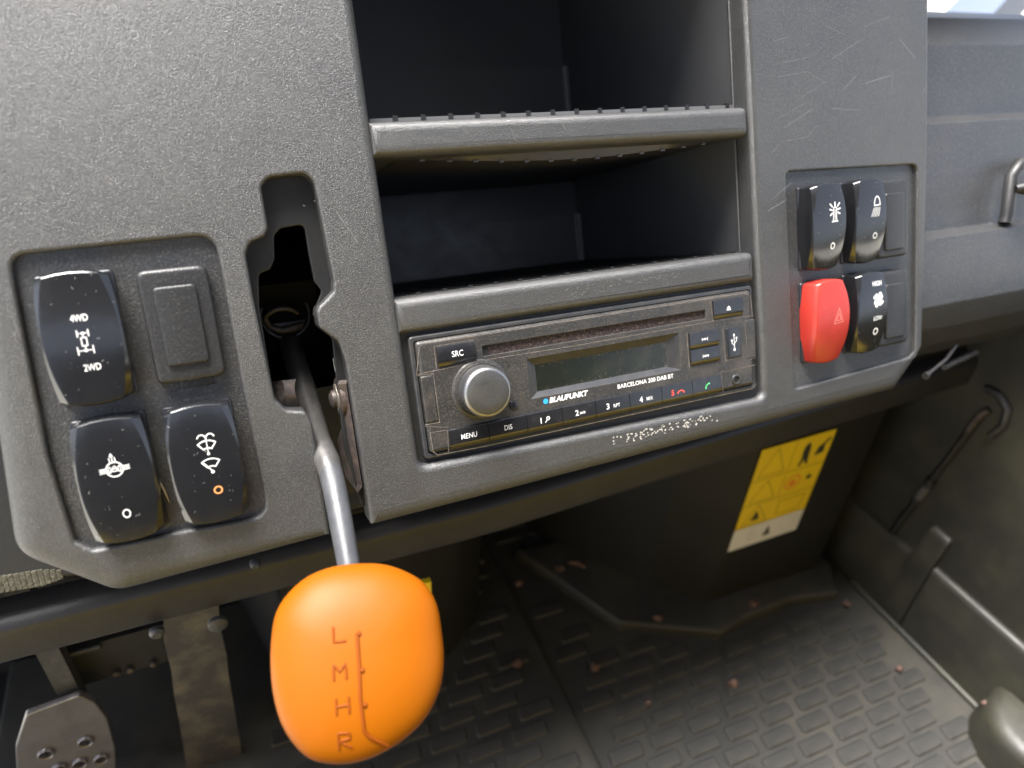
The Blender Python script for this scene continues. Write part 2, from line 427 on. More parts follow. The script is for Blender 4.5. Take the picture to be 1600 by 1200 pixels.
t = MB(); t.box((-5, -66, -14), (192, b2b + 2, -4.5), P); t.obj('recess_back', 'black', dash)
g = MB(); g.box((-700, 92, 190), (560, 304, 206)); g.obj('dash_top', 'black', dash)  # unseen slab, added to cut light falling behind the face
g = MB(); g.box((-700, 64, -135), (505, 304, -115)); g.obj('dash_underside', 'black', dash)  # unseen slab, added to shade the footwell from above
# near-black sheets behind the slot, their colour standing in for cavity shade
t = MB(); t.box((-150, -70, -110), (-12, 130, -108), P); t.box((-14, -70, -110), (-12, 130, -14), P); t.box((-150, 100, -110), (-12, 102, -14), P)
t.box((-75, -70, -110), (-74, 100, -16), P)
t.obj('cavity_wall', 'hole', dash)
# inner guide plate of the slot (stepped, a few mm behind the rim)
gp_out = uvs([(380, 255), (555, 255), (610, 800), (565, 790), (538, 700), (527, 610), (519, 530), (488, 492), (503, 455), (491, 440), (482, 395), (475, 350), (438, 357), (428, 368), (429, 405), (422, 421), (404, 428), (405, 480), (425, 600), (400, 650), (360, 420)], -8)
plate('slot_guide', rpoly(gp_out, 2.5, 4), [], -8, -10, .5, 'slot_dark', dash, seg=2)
# rubbed wall of the slot, seen on its right side
# passenger side panel
def pw(y, w): return uv(1505, y, w)[1]
prof = [(pw(540, -45), -45), (pw(528, -22), -22), (pw(505, -12), -12), (pw(470, -6), -6), (pw(366, -6), -6), (pw(355, -18), -18), (pw(190, -18), -18), (pw(181, -27), -27), (pw(70, -28), -28), (pw(28, -45), -45), (pw(22, -75), -75), (217.7, -233.7)]
prof = rline(prof, 1.0, 3)
v, f = extr(prof, 320.4, 560, P, 1)
obj('passenger_panel', v, f, 'dash_smooth', dash, smooth=40)
# raised lower moulding that climbs to the grab handle
pts = [uv(1577, 349, -6), uv(1581, 335, -6), uv(1588, 275, -6), uv(1600, 255, -6), uv(1640, 250, -6)]
t = MB(); t.tube([P(a, b, -9) for a, b in pts], 4.0, 12); t.obj('handle_surround', 'plug', dash, smooth=60)
t = MB(); a = uv(1582, 296, 0); b = uv(1650, 285, 0); t.tube([P(a[0], a[1], 2), P(a[0] + 6, a[1], 6), P(b[0], b[1], 6)], [2.5, 5, 5.5], 14); t.obj('grab_handle', 'black', dash, smooth=60)

# scratches and scuffs worn into the plastic
def scuffs(name, segs, m, w=.05):
    ink = Ink()
    for pts, wd in segs:
        q = []
        for i in range(len(pts) - 1):
            a, b = Vector(pts[i]), Vector(pts[i + 1])
            for k in range(4): q.append(a.lerp(b, k / 4) + Vector((random.uniform(-.15, .15), random.uniform(-.15, .15))))
        q.append(Vector(pts[-1])); ink.stroke(q, wd)
    o = ink.obj(name, m, dash, lambda x, y, k: P(x, y, w + k)); o['kind'] = 'stuff'; return o
seg = []
for a in [[(1225, 200), (1272, 168)], [(1215, 186), (1260, 160)], [(1300, 92), (1345, 62)], [(1318, 140), (1338, 118)], [(1215, 120), (1262, 112), (1290, 130)], [(1252, 152), (1290, 128)], [(1352, 130), (1392, 118)], [(1392, 145), (1395, 110)],
          [(1205, 312), (1236, 286)], [(1200, 330), (1228, 312)], [(1445, 78), (1452, 60)], [(1440, 150), (1447, 132)], [(1208, 65), (1230, 58)], [(1222, 98), (1262, 90)], [(1228, 220), (1262, 214), (1276, 196)], [(520, 560), (524, 580)],
          [(525, 330), (560, 380)], [(1290, 40), (1320, 55)], [(1205, 240), (1218, 226)], [(1350, 42), (1392, 25)], [(1405, 60), (1430, 92)], [(1300, 170), (1345, 172)]]:
    seg.append((uvs(a), random.choice([.1, .14, .2])))
scuffs('scratch_marks', seg, 'scuff')
seg = []
for k in range(90):
    x = random.gauss(1010, 34) if k < 62 else random.uniform(1065, 1125); x = min(max(x, 958), 1150)
    y = 690 - (x - 960) * .235 + random.uniform(-8, 5)
    a = uv(x, y); d = random.uniform(.2, 1.0); seg.append(([a, (a[0] + d, a[1] + random.uniform(-.5, .6))], random.uniform(.2, .7)))
scuffs('scuff_patch', seg, 'scuff_white')
seg = []
for k in range(46):
    x = random.uniform(880, 1060); y = 462 - (x - 870) * .2 + random.uniform(-6, 9); a = uv(x, y); d = random.uniform(.3, 2.0)
    seg.append(([a, (a[0] + d, a[1] + random.uniform(0, .8))], random.uniform(.15, .4)))
for k in range(22):
    x = random.uniform(640, 1150); y = 205 - (x - 640) * .045 + random.uniform(-8, 18); a = uv(x, y); seg.append(([a, (a[0] + random.uniform(.2, 1), a[1] + random.uniform(-.6, .9))], .18))
seg.append((uvs([(798, 202), (806, 220)]), .25)); seg.append((uvs([(875, 190), (884, 203)]), .35))
for k in range(75):
    x, y = random.choice([(random.uniform(1200, 1440), random.uniform(10, 250)), (random.uniform(1195, 1235), random.uniform(250, 560)), (random.uniform(20, 560), random.uniform(5, 350))]); a = uv(x, y)
    seg.append(([a, (a[0] + random.uniform(.15, .5), a[1] + random.uniform(-.3, .4))], random.uniform(.12, .3)))
seg.append((uvs([(526, 56), (534, 62)]), .8))
scuffs('dust_specks', seg, 'fleck', .06)

# ================================================================== ROCKER SWITCHES
def rocker(name, label, cat, group, cu, cv, Wd, Ht, wt, wb, base, m='gloss', bulge=1.2, brl=.11):
    th = thing(name, label, cat, P(cu, cv, base), group)
    g = MB(); g.rbox((cu - Wd / 2 + .2, cv - Ht / 2 + .8, base - 2), (cu + Wd / 2 - .2, cv + Ht / 2 - .8, base + 1.6), 1.5, P); g.obj('bezel', 'rocker_side', th, smooth=30)
    def surf(x, s):
        """x -1..1, s -1 (bottom)..1 (top) -> u, v, w"""
        hw = Wd / 2 * (1 - brl * abs(s) ** 2.6)
        v_ = s * (Ht / 2 - 1.9 * x * x)
        z = wb + (wt - wb) * (s + 1) / 2 + bulge * (1 - s * s) 
        pf = 1 - (.05 + .20 * s * s)
        z -= .25 * x * x
        if abs(x) > pf: z -= (abs(x) - pf) / (1 - pf) * (.5 + 1.7 * s * s)
        if abs(s) > .965: z -= ((abs(s) - .965) / .035) ** 2 * 1.0
        return cu + x * hw, cv + v_, z
    ss = [-1, -.992, -.98, -.965] + [-.94 + 1.88 * i / 22 for i in range(23)] + [.965, .98, .992, 1]
    v, f = [], []; nx = 0
    for s in ss:
        pf = 1 - (.05 + .20 * s * s)
        xs = [-1, -1, -(1 + pf) / 2, -pf - .004, -pf + .03, -pf * .5, 0, pf * .5, pf - .03, pf + .004, (1 + pf) / 2, 1, 1]; nx = len(xs)
        for k, x in enumerate(xs):
            u_, v_, z = surf(x, s)
            if k in (0, nx - 1): z = base + .5
            v.append(P(u_, v_, z))
    n = len(ss)
    for i in range(n - 1):
        for k in range(nx - 1): f.append((i * nx + k, i * nx + k + 1, (i + 1) * nx + k + 1, (i + 1) * nx + k))
    for i in (0, n - 1):
        b0 = len(v)
        for k in range(nx):
            u_, v_, z = surf([-1, -1, -.9, -.75, -.6, -.4, 0, .4, .6, .75, .9, 1, 1][k], ss[i]); p = IP(v[i * nx + k]); v.append(P(p.x, p.y, base + .5))
        for k in range(nx - 1): f.append((i * nx + k, i * nx + k + 1, b0 + k + 1, b0 + k))
    obj('rocker', v, f, m, th, smooth=22 if m != 'red' else 70)
    def mp(x, y, k=0):            # mm from centre -> on the surface
        s = max(-1, min(1, y / (Ht / 2))); hw = Wd / 2 * (1 - brl * abs(s) ** 2.6); X = max(-1, min(1, x / hw))
        return P(cu + x, cv + y, surf(X, s)[2] + .1 + k)
    kk = Ink(); rr_ = random.Random(int(cu * 7 + cv))
    for _ in range(26):
        x, y = rr_.uniform(-Wd * .45, Wd * .45), rr_.uniform(-Ht * .45, Ht * .45); d = rr_.choice([.15, .2, .3, .9]); a_ = rr_.uniform(0, 3.1)
        kk.stroke([(x, y), (x + d * math.cos(a_), y + d * math.sin(a_))], rr_.choice([.08, .12, .2]))
    kk.obj('dust_flecks', 'scuff' if m != 'red' else 'red_line', th, mp)['kind'] = 'stuff'
    return th, mp
GL = 'rocker switches in the left switch bay'; GR = 'rocker switches in the right switch bay'
# 4WD
t4, mp = rocker('rocker_switch', 'black rocker switch marked 4WD and 2WD, top left of its bay', 'switch', GL, -122.3, 17.3, 26.4, 49.5, 5.2, 7.5, -3.2)
k = Ink(); k.text('4WD', (.3, 7.6), 2.5, .012, sx=.72); k.text('2WD', (1.2, -10.6), 2.5, .012, sx=.72)
k.obj('lettering', 'white', t4, mp)
k = Ink(); y1, y2 = 3.0, -5.0; k_ = .75; 
k.stroke([(-2.3, y1), (2.3, y1)], .35); k.stroke([(-2.3, y1 + 1.5), (-2.3, y1 - 1.5)], .45); k.stroke([(2.3, y1 + 1.5), (2.3, y1 - 1.5)], .45)
k.stroke([(-3.3, y2), (3.1, y2)], .35); k.stroke([(-3.3, y2 + 1.8), (-3.3, y2 - 1.8)], .45); k.stroke([(3.1, y2 + 1.9), (3.1, y2 - 1.7)], .45)
k.stroke([(-1.1, y1 - 2), (1.1, y1 - 2), (1.1, y2 + 2.2), (-1.1, y2 + 2.2)], .4, True); k.stroke([(0, y1), (0, y1 - 2)], .35); k.stroke([(0, y2), (0, y2 + 2.2)], .35)
k.disc((0, y1), .65); k.disc((0, y2), .7); k.obj('pictogram', 'white', t4, lambda x, y, z=0: mp(x * .78 + .4, (y + 1.0) * .78 - 1.0, z))
# diff lock
tl, mp = rocker('rocker_switch', 'black rocker switch with a white differential lock pictogram, bottom left of its bay', 'switch', GL, -121.6, -37.4, 26.3, 49.5, 7.2, 6.6, -3.2)
k = Ink(); c = (.2, 5.6); k.ring(c, 3.6, .55)
for sx in (-1, 1):
    for dy in (-.9, 0, .9): k.stroke([(c[0] + sx * 3.4, c[1] + dy), (c[0] + sx * 6.4, c[1] + dy + sx * .15)], .45)
    k.ring((c[0] + sx * 2.1, c[1]), .55, .35, 14, ry=1.5)
for dx in (-1.2, 0, 1.2): k.stroke([(c[0] + dx - .2, c[1] + 3.4), (c[0] + dx - .3, c[1] + 5.8)], .42)
k.poly([(c[0] - 1.3, c[1] + 6.3), (c[0] + .5, c[1] + 6.3), (c[0] - .4, c[1] + 8.2)])
k.stroke([(c[0] - .9, c[1] - .9), (c[0] + .9, c[1] - .9), (c[0] + .9, c[1] + .4), (c[0] - .9, c[1] + .4)], .4, True); k.ring((c[0], c[1] + .5), .75, .35, 12, a0=0, a1=180, ry=1.1)
k.ring((1.0, -13.0), 1.55, .55); k.obj('pictogram', 'white', tl, lambda x, y, z=0: mp(x * .78, 5.0 + (y - 5.6) * .78 if y > -8 else y, z))
# wiper
tw, mp = rocker('rocker_switch', 'black rocker switch with windscreen wiper and washer pictograms above an amber ring', 'switch', GL, -90.1, -37.8, 26.2, 49, 6.8, 7, -3.2)
k = Ink()
def wiper(cx, cy, s=1.0):
    k.ring((cx, cy - 3.5 * s), 5.9 * s, .5, 12, a0=52, a1=128); k.ring((cx, cy - 3.5 * s), 2.6 * s, .5, 8, a0=52, a1=128)
    for sx in (-1, 1): k.stroke([(cx + sx * 3.63 * s, cy + 1.15 * s), (cx + sx * 1.6 * s, cy - 1.45 * s)], .5)
wiper(1.0, 9.8); k.stroke([(1.0, 7.0), (1.0, 11)], .3); k.disc((1.0, 6.3), .6)
for sx in (-1, 1): k.ring((1.0 + sx * 1.75, 13.0), 1.75, .5, 12, a0=(0 if sx < 0 else 20), a1=(160 if sx < 0 else 180), ry=2.0)
k.stroke([(1.0, 13), (1.0, 10.5)], .35, False)
wiper(1.2, 1.6); k.stroke([(1.2, -1.5), (-1.6, 2.4)], .45); k.disc((1.3, -2.0), .75)
k.obj('pictogram', 'white', tw, lambda x, y, z=0: mp(x * .9 + .6, y * .9 - 1.2, z))
k = Ink(); k.ring((2.4, -10.8), 1.4, .6); k.obj('pictogram', 'amber', tw, mp)
# right bay
tb, mp = rocker('rocker_switch', 'black rocker switch with a flashing beacon pictogram, upper left of the right bay', 'switch', GR, 233.6, 25.2, 23.6, 46.5, 9, 5.0, -2.6, bulge=2.6)
k = Ink(); k.stroke([(.6, 1.8), (5.2, 2.0)], .8); k.stroke([(1.6, 2.2), (1.6, 9.2)], .55); k.stroke([(4.2, 2.2), (4.2, 9.4)], .55); k.ring((2.9, 9.2), 1.3, .55, 8, a0=0, a1=180); k.stroke([(2.9, 3), (2.9, 9)], .5)
for (a, b) in (((.6, 10.6), (-1.2, 12.4)), ((.4, 8.6), (-1.4, 9.2)), ((.6, 6.8), (-1.0, 5.6)), ((5.0, 10.8), (6.8, 12.6)), ((5.2, 8.8), (7.2, 9.4)), ((5.2, 7.0), (7.0, 6.2)), ((2.9, 11.2), (2.9, 13.2))): k.stroke([a, b], .8)
k.ring((2.6, -10.5), 1.5, .7); k.obj('pictogram', 'white', tb, lambda x, y, z=0: mp(2.9 + (x - 2.9) * .85, 7 + (y - 7) * .88 if y > -5 else y, z))
tp, mp = rocker('rocker_switch', 'black rocker switch with a work lamp pictogram beside the upper blank plug', 'switch', GR, 263.8, 25.6, 23.0, 46.5, 9, 5.0, -2.6, bulge=2.6)
k = Ink(); k.stroke([(1.2, 8.0), (5.6, 8.3)], .7); k.ring((3.4, 8.2), 2.2, .7, 14, a0=0, a1=180, ry=4.6)
for i in range(5): k.stroke([(1.2 + i * 1.1, 6.8), (-.6 + i * 1.3, 2.2)], .5)
k.ring((3.2, -8.3), 1.4, .7); k.obj('pictogram', 'grey_print', tp, mp)
th_, mp = rocker('rocker_switch', 'bright red hazard warning rocker switch with a triangle outline', 'switch', GR, 233.8, -26.6, 24.4, 47, 9.5, 5.0, -2.6, m='red', bulge=3.2, brl=.16)
k = Ink(); k.stroke([(.2, -1.0), (6.6, -.6), (3.6, 7.4)], .4, True); k.stroke([(1.8, .5), (5.0, .7), (3.5, 4.6)], .35, True); k.obj('pictogram', 'red_line', th_, mp)
tf, mp = rocker('rocker_switch', 'black rocker switch marked HIGH and LOW with a fan pictogram', 'switch', GR, 264.3, -25.8, 23.0, 47, 9, 5.0, -2.6, bulge=2.6)
k = Ink(); k.text('HIGH', (2.6, 16.4), 2.6, .03, sx=.8); k.text('LOW', (3.6, -3.4), 2.5, .03, sx=.8)
c = (3.4, 7.2)
for i in range(4):
    a = math.radians(35 + 90 * i); k.disc((c[0] + 2.3 * math.cos(a), c[1] + 2.5 * math.sin(a)), 1.55, 14); k.disc((c[0] + 3.1 * math.cos(a + .5), c[1] + 3.5 * math.sin(a + .5)), 1.15, 12)
k.disc(c, .9); k.ring((3.0, -10.9), 1.5, .7, ry=1.7); k.obj('lettering', 'white', tf, mp)

# blank plugs
def blank(label, cu, cv, Wd, Ht, base, top, iw, ih, icv, group, tab=True):
    th = thing('blank_plug', label, 'switch blank', P(cu, cv, base), group)
    g = MB(); g.rbox((cu - Wd / 2, cv - Ht / 2, base - 2), (cu + Wd / 2, cv + Ht / 2, top), 3.4, P, 4); g.obj('plug_frame', 'plug', th, smooth=32)
    g = MB(); g.rbox((cu - iw / 2, icv - ih / 2, top - 1), (cu + iw / 2, icv + ih / 2, top + 1.6), 1.6, P, 3); g.obj('plug_pad', 'plug', th, smooth=32)
    if tab:
        g = MB(); g.rbox((cu - 5, cv - Ht / 2 - 3.2, base - 2), (cu + 7, cv - Ht / 2 + 1, base + 1.2), 1, P); g.obj('release_tab', 'plug', th, smooth=30)
GB = 'blank plugs filling unused switch openings'
blank('black blank plug beside the 4WD switch in the left bay', -89.4, 17.4, 25, 44, -3.2, 2.2, 15, 30.5, 17.4, GB)
blank('black blank plug beside the work lamp switch, top of the right bay', 286.2, 25.2, 24.5, 43.5, -2.6, 4.2, 14.5, 32, 23.6, GB, False)
blank('black blank plug beside the fan switch, bottom of the right bay', 286.2, -26.2, 24.5, 43.5, -2.6, 4.2, 14.5, 32, -27.6, GB, False)
# straw between the rockers
t = MB(); a = uv(246, 745, -2.8); b = uv(265, 785, -2.8); t.tube([P(*a, -2.6), P((a[0] + b[0]) / 2 + .3, (a[1] + b[1]) / 2, -1.6), P(*b, -2.4)], [.2, .4, .15], 6)
tag(t.obj('dry_straw', 'straw', None, smooth=60), 'short dry straw lying between the two lower left rocker switches', 'straw')

# ================================================================== RADIO
radio = thing('car_radio', 'dusty black car radio with rotary knob, CD slot, display and a row of preset buttons', 'radio', P(94, -29, -6))
def rb(pts): 
    q = uvs(pts); us = sorted(p[0] for p in q); vs = sorted(p[1] for p in q); h = len(q) // 2
    return (sum(us[:h]) / h, sum(vs[:h]) / h, sum(us[h:]) / h, sum(vs[h:]) / h)
ro = rb([(639, 523), (1178, 449), (1185, 608), (664, 720)])
lp = rpoly([(ro[0], ro[1]), (ro[2], ro[1]), (ro[2], ro[3]), (ro[0], ro[3])], 2.2, 5)
plate('trim_frame', lp, [rpoly([(ro[0] + 2.2, ro[1] + 2.2), (ro[2] - 1.6, ro[1] + 2.2), (ro[2] - 1.6, ro[3] - 2.2), (ro[0] + 2.2, ro[3] - 2.2)], 1.5, 4)], -1.6, -9, 1.0, 'radio_frame', radio, hbev=.4, seg=4)
fx0, fy0, fx1, fy1 = ro[0] + 2.6, ro[1] + 2.6, ro[2] - 2.0, ro[3] - 2.4
cd = rb([(754, 541), (1102, 484), (1103, 497), (755, 558)]); cd = (cd[0], cd[1] , cd[2], cd[3])
lcd = rb([(840, 573), (1042, 534), (1046, 574), (842, 612)])
lpan = rb([(823, 562), (1060, 520), (1064, 577), (830, 624)])
def rr4(q, r): return rpoly([(q[0], q[1]), (q[2], q[1]), (q[2], q[3]), (q[0], q[3])], r, 3)
plate('front_cover', rr4((fx0, fy0, fx1, fy1), 1.8), [rr4(cd, .5), rr4(lpan, .5)], 0, -7, 2.1, 'radio', radio, hbev=[.3, .25], seg=4)
plate('cd_slot', rr4((cd[0] - .5, cd[1] - .5, cd[2] + .5, cd[3] + .5), .2), [], -1.6, -6, .1, 'slot', radio, seg=1)
t = MB(); t.box((cd[0] + .2, cd[1] + .2, -1.6), (cd[0] + 3, cd[3] - .2, -1.2), P); t.obj('slot_end', 'hole', radio)
# sunken display with sloping surround
v, f = [], []
o4 = [(lpan[0], lpan[1]), (lpan[2], lpan[1]), (lpan[2], lpan[3]), (lpan[0], lpan[3])]; i4 = [(lcd[0], lcd[1]), (lcd[2], lcd[1]), (lcd[2], lcd[3]), (lcd[0], lcd[3])]
for a in o4: v.append(P(a[0], a[1], -.2))
for a in i4: v.append(P(a[0], a[1], -2.2))
f = [(i, (i + 1) % 4, (i + 1) % 4 + 4, i + 4) for i in range(4)]
ds = obj('display_surround', v, f, 'radio_frame', radio)
t = MB(); t.box((lcd[0] - .5, lcd[1] - .5, -4), (lcd[2] + .5, lcd[3] + .5, -2.15), P); t.obj('display', 'lcd', radio)
k = Ink()
for i in range(420):
    e = random.random()
    x = lcd[0] + random.random() * (lcd[2] - lcd[0]); y = lcd[1] + abs(random.gauss(0, .9)) if e < .45 else lcd[3] - abs(random.gauss(0, .7))
    if e > .8: x = lcd[2] - abs(random.gauss(0, 1.5)); y = random.uniform(lcd[1], lcd[3])
    k.disc((x, max(lcd[1], min(lcd[3], y))), random.uniform(.05, .17), 5)
o = k.obj('display_dust', 'dust', radio, lambda x, y, z: P(x, y, -2.1 + z)); o['kind'] = 'stuff'
# part seams (dust filled grooves)
k = Ink()
def sm(pts, wd=.28, r=0): q = uvs(pts); k.stroke(q, wd)
sm([(651, 584), (655, 543), (661, 537), (710, 530), (1163, 458), (1172, 462), (1176, 495)], .3)
sm([(656, 584), (681, 579), (760, 562), (900, 540), (1112, 502), (1176, 493)], .3)
sm([(651, 586), (677, 584), (687, 660), (664, 664)], .28); sm([(1163, 502), (1169, 562), (1181, 559)], .25)
sm([(664, 666), (700, 668)], .22); sm([(672, 676), (677, 706), (684, 711), (760, 697), (1124, 618), (1176, 607), (1183, 598)], .28); sm([(672, 676), (698, 672)], .2)
sm([(699, 672), (701, 705)], .28); sm([(1126, 582), (1130, 612)], .25); sm([(1126, 582), (1180, 570)], .25)
sm([(678, 541), (682, 576)], .35); sm([(678, 541), (740, 531)], .22); sm([(1110, 470), (1114, 501)], .35); sm([(1073, 520), (1077, 575)], .35)
sm([(1129, 515), (1134, 564), (1160, 557)], .3)
k.obj('dust_seams', 'dust', radio, lambda x, y, z: P(x, y, .05 + z * .3))
rng = random.Random(5)
def button(q, label, draw, m='white', h=1.2, r=.5):
    g = MB(); x0, y0, x1, y1 = q
    # wedge top: upper half faces up a little, lower part curls under
    pr = rline([(y0, -.5), (y0 + .1, h * .45), (y0 + (y1 - y0) * .28, h), (y1 - .5, h * .85), (y1, h * .5), (y1, -.5)], .7, 3)
    v, f = extr(pr, x0 + .15, x1 - .15, P, 1)
    o = obj('button', v, f, 'button', radio, smooth=40, label=label)
    if draw:
        kk = Ink(); draw(kk, (x0 + x1) / 2, (y0 + y1) / 2, (y1 - y0)); kk.obj('lettering', m, o, lambda x, y, z: P(x, y, h + .12 + z))
    return o
q = rb([(681, 541), (741, 532), (744, 564), (684, 575)]); button(q, 'black button lettered SRC', lambda K, x, y, h: K.text('SRC', (x + .3, y + .2), 2.7, .008, sx=.85))
q = rb([(1112, 470), (1158, 464), (1160, 491), (1114, 500)])
def ej(K, x, y, h): K.poly([(x - 1.3, y - .1), (x + 1.3, y - .1), (x, y + 1.3)]); K.stroke([(x - 1.2, y - .8), (x + 1.2, y - .8)], .5)
button(q, 'black eject button', ej)
def nxt(K, x, y, h):
    for d in (-1.9, -.3): K.poly([(x + d, y - .65), (x + d + 1.5, y + .05), (x + d, y + .75)])
    K.stroke([(x + 1.6, y - .6), (x + 1.6, y + .7)], .4)
def prv(K, x, y, h):
    for d in (.2, 1.8): K.poly([(x + d, y - .65), (x + d, y + .75), (x + d - 1.5, y + .05)])
    K.stroke([(x - 1.7, y - .6), (x - 1.7, y + .7)], .4)
q1 = rb([(1075, 520), (1121, 513), (1122, 536), (1077, 548)]); q2 = rb([(1077, 549), (1123, 539), (1124, 562), (1079, 574)]); ym = (q1[1] + q2[3]) / 2
button((q1[0], ym + .1, q1[2], q1[3]), 'black skip forward button', nxt); button((q1[0], q2[1], q1[2], ym - .1), 'black skip back button', prv)
# preset row
xs_top = [(700, 672), (761, 660), (821, 647), (876, 635), (928, 624), (982, 614), (1032, 603), (1080, 594), (1125, 583)]
xs_bot = [(702, 705), (764, 691), (824, 678), (879, 665), (931, 653), (983, 644), (1033, 634), (1081, 622), (1126, 613)]
US = [(uv(*a)[0] + uv(*b)[0]) / 2 for a, b in zip(xs_top, xs_bot)]
rt = sum(uv(*a)[1] for a in xs_top) / 9; rbm = sum(uv(*a)[1] for a in xs_bot) / 9
def txt(s_, hh=2.5, dx=0, dy=.4): return lambda K, x, y, h: K.text(s_, (x + dx, y + dy), hh, .006, sx=.84)
def d1(K, x, y, h): K.text('1', (x - 2.2, y + .2), 2.9, .02); K.ring((x + 1.6, y + .9), .8, .35, 14); K.disc((x + 1.6, y + .9), .25, 8); K.stroke([(x + 1.1, y + .3), (x + .1, y - .9)], .4)
def d2(K, x, y, h):
    K.text('2', (x - 1.4, y + .3), 2.9, .02); K.poly([(x + 2.2, y - .7), (x + 3.4, y + .1), (x + 2.2, y + .9)])
    for i in range(3): K.stroke([(x + .4 + i * .55, y - .4), (x + .4 + i * .55, y + .5)], .3)
def dn(n, s_):
    def g(K, x, y, h): K.text(n, (x - 3.0, y + .3), 3.0, .02); K.text(s_, (x + 2.0, y + .1), 1.9, .004, sx=.85)
    return g
def handset(K, x, y, up):
    if up:
        K.ring((x + 1.2, y - 1.2), 2.4, .6, 8, a0=95, a1=175); K.disc((x - 1.1, y - 1.0), .5, 8); K.disc((x + 1.1, y + 1.2), .5, 8)
    else: K.ring((x, y - .8), 1.9, .65, 8, a0=20, a1=160, ry=1.3); K.disc((x - 1.8, y - .5), .5, 8); K.disc((x + 1.8, y - .5), .5, 8)
def d5(K, x, y, h): K.text('5', (x - 3.0, y + .3), 2.9, .02); handset(K, x + 2.0, y + .4, False)
for i, (lab, fn, mm) in enumerate([('black button lettered MENU', txt('MENU', 2.5), 'white'), ('black button lettered DIS', txt('DIS', 2.5), 'white'), ('black preset button numbered 1', d1, 'white'), ('black preset button numbered 2', d2, 'white'),
                       ('black preset button lettered 3 RPT', dn('3', 'RPT'), 'white'), ('black preset button lettered 4 MIX', dn('4', 'MIX'), 'white'), ('black preset button 5 with red hang-up symbol', d5, 'redprint'), ('black button with green call symbol', lambda K, x, y, h: handset(K, x, y + .3, True), 'greenprint')]):
    button((US[i], rbm, US[i + 1], rt), lab, fn, mm)
# usb cover
q = rb([(1133, 514), (1156, 509), (1158, 555), (1136, 561)])
g = MB(); g.rbox((q[0], q[1], -.5), (q[2], q[3], .7), .6, P); o = g.obj('usb_cover', 'button', radio, smooth=30)
k = Ink(); x, y = (q[0] + q[2]) / 2, (q[1] + q[3]) / 2
k.stroke([(x, y - 3.5), (x, y + 3.8)], .5); k.disc((x, y - 3.8), .8); k.poly([(x - .8, y + 3.6), (x + .8, y + 3.6), (x, y + 5)]); k.stroke([(x, y - 1.6), (x - 1.5, y - .2), (x - 1.5, y + 1)], .45); k.stroke([(x, y - .6), (x + 1.5, y + .8), (x + 1.5, y + 2)], .45); k.disc((x - 1.5, y + 1.2), .6); k.poly([(x + 1, y + 1.8), (x + 2, y + 1.8), (x + 2, y + 2.8), (x + 1, y + 2.8)])
k.obj('pictogram', 'grey_print', o, lambda a, b, z: P(a, b, .8 + z))
# side grips, jack, small button, reset hole
g = MB(); q = rb([(658, 588), (676, 586), (686, 658), (665, 661)]); g.rbox((q[0], q[1], -.4), (q[2], q[3], .35), .8, P); g.obj('side_grip', 'radio', radio, smooth=30)
g = MB(); q = rb([(1164, 501), (1179, 498), (1181, 558), (1168, 561)]); g.rbox((q[0], q[1], -.4), (q[2], q[3], .35), .6, P); g.obj('side_grip', 'radio', radio, smooth=30)
c = uv(1150, 593); fr = lambda x, y, z: P(c[0] + x, c[1] + y, z)
g = MB(); g.lathe([(3.0, 0), (2.7, .7), (2.1, .9), (1.8, .7), (1.7, .1)], fr, 24); o = g.obj('aux_socket', 'radio_frame', radio, smooth=40)
g = MB(); g.lathe([(1.72, .05), (1.72, .3)], fr, 20); g.obj('socket_hole', 'hole', o)
c2_ = uv(802, 633); fr2 = lambda x, y, z: P(c2_[0] + x, c2_[1] + y, z)
g = MB(); g.lathe([(2.3, .0), (2.3, .15), (2.1, .5), (1.2, .65)], fr2, 22); g.obj('small_button', 'button', radio, smooth=40)
c3 = uv(794.5, 571); fr3 = lambda x, y, z: P(c3[0] + x, c3[1] + y, z)
g = MB(); g.lathe([(.55, 0), (.5, .08)], fr3, 12); g.obj('reset_hole', 'hole', radio)
# knob
ck = uv(763, 613.5, 9.5); fk = lambda x, y, z: P(ck[0] + x, ck[1] + y, z)
kn = MB(); kn.lathe([(14.2, 0), (13.6, .5), (12.6, .7), (12.4, 1.2)], fk, 48); kn.obj('knob_ring', 'radio', radio, smooth=40)
kn = MB(); kn.lathe([(11.9, .5), (11.7, 6.6), (11.5, 7.2)], fk, 56); kb = kn.obj('rotary_knob', 'radio_frame', radio, smooth=40)
kn = MB(); kn.lathe([(11.5, 7.1), (11.6, 7.8), (11.3, 9.0), (10.7, 9.7), (10.1, 9.9)], fk, 56); kn.obj('bright_rim', 'chrome', kb, smooth=60)
kn = MB(); kn.lathe([(10.15, 9.8), (9.9, 9.98), (5, 10.05), (.3, 10.08)], fk, 56); kn.obj('knob_face', 'knobface', kb, smooth=40)
# brand lettering on the fascia
def on_line(a, b, s_, hh, m, **kw):
    A0, B0 = uv(*a), uv(*b); k = Ink(); k.text(s_, (0, 0), hh, **kw); w_ = max(p[0] for p in k.v) - min(p[0] for p in k.v); x0 = min(p[0] for p in k.v)
    sc_ = (B0[0] - A0[0]) / w_; cy = (A0[1] + B0[1]) / 2
    k.v = [(A0[0] + (p[0] - x0) * sc_, cy + p[1]) for p in k.v]
    return k.obj('lettering', m, radio, lambda x, y, z: P(x, y, .12 + z))
on_line((858, 625), (919, 615), 'BLAUPUNKT', 2.6, 'white', bold=.05, shear=.25)
on_line((965, 605), (1052, 587), 'BARCELONA 200 DAB BT', 2.2, 'white', bold=.02)
k = Ink(); k.disc(uv(852.5, 627), 1.3, 20); k.obj('brand_dot', 'blue', radio, lambda x, y, z: P(x, y, .12))

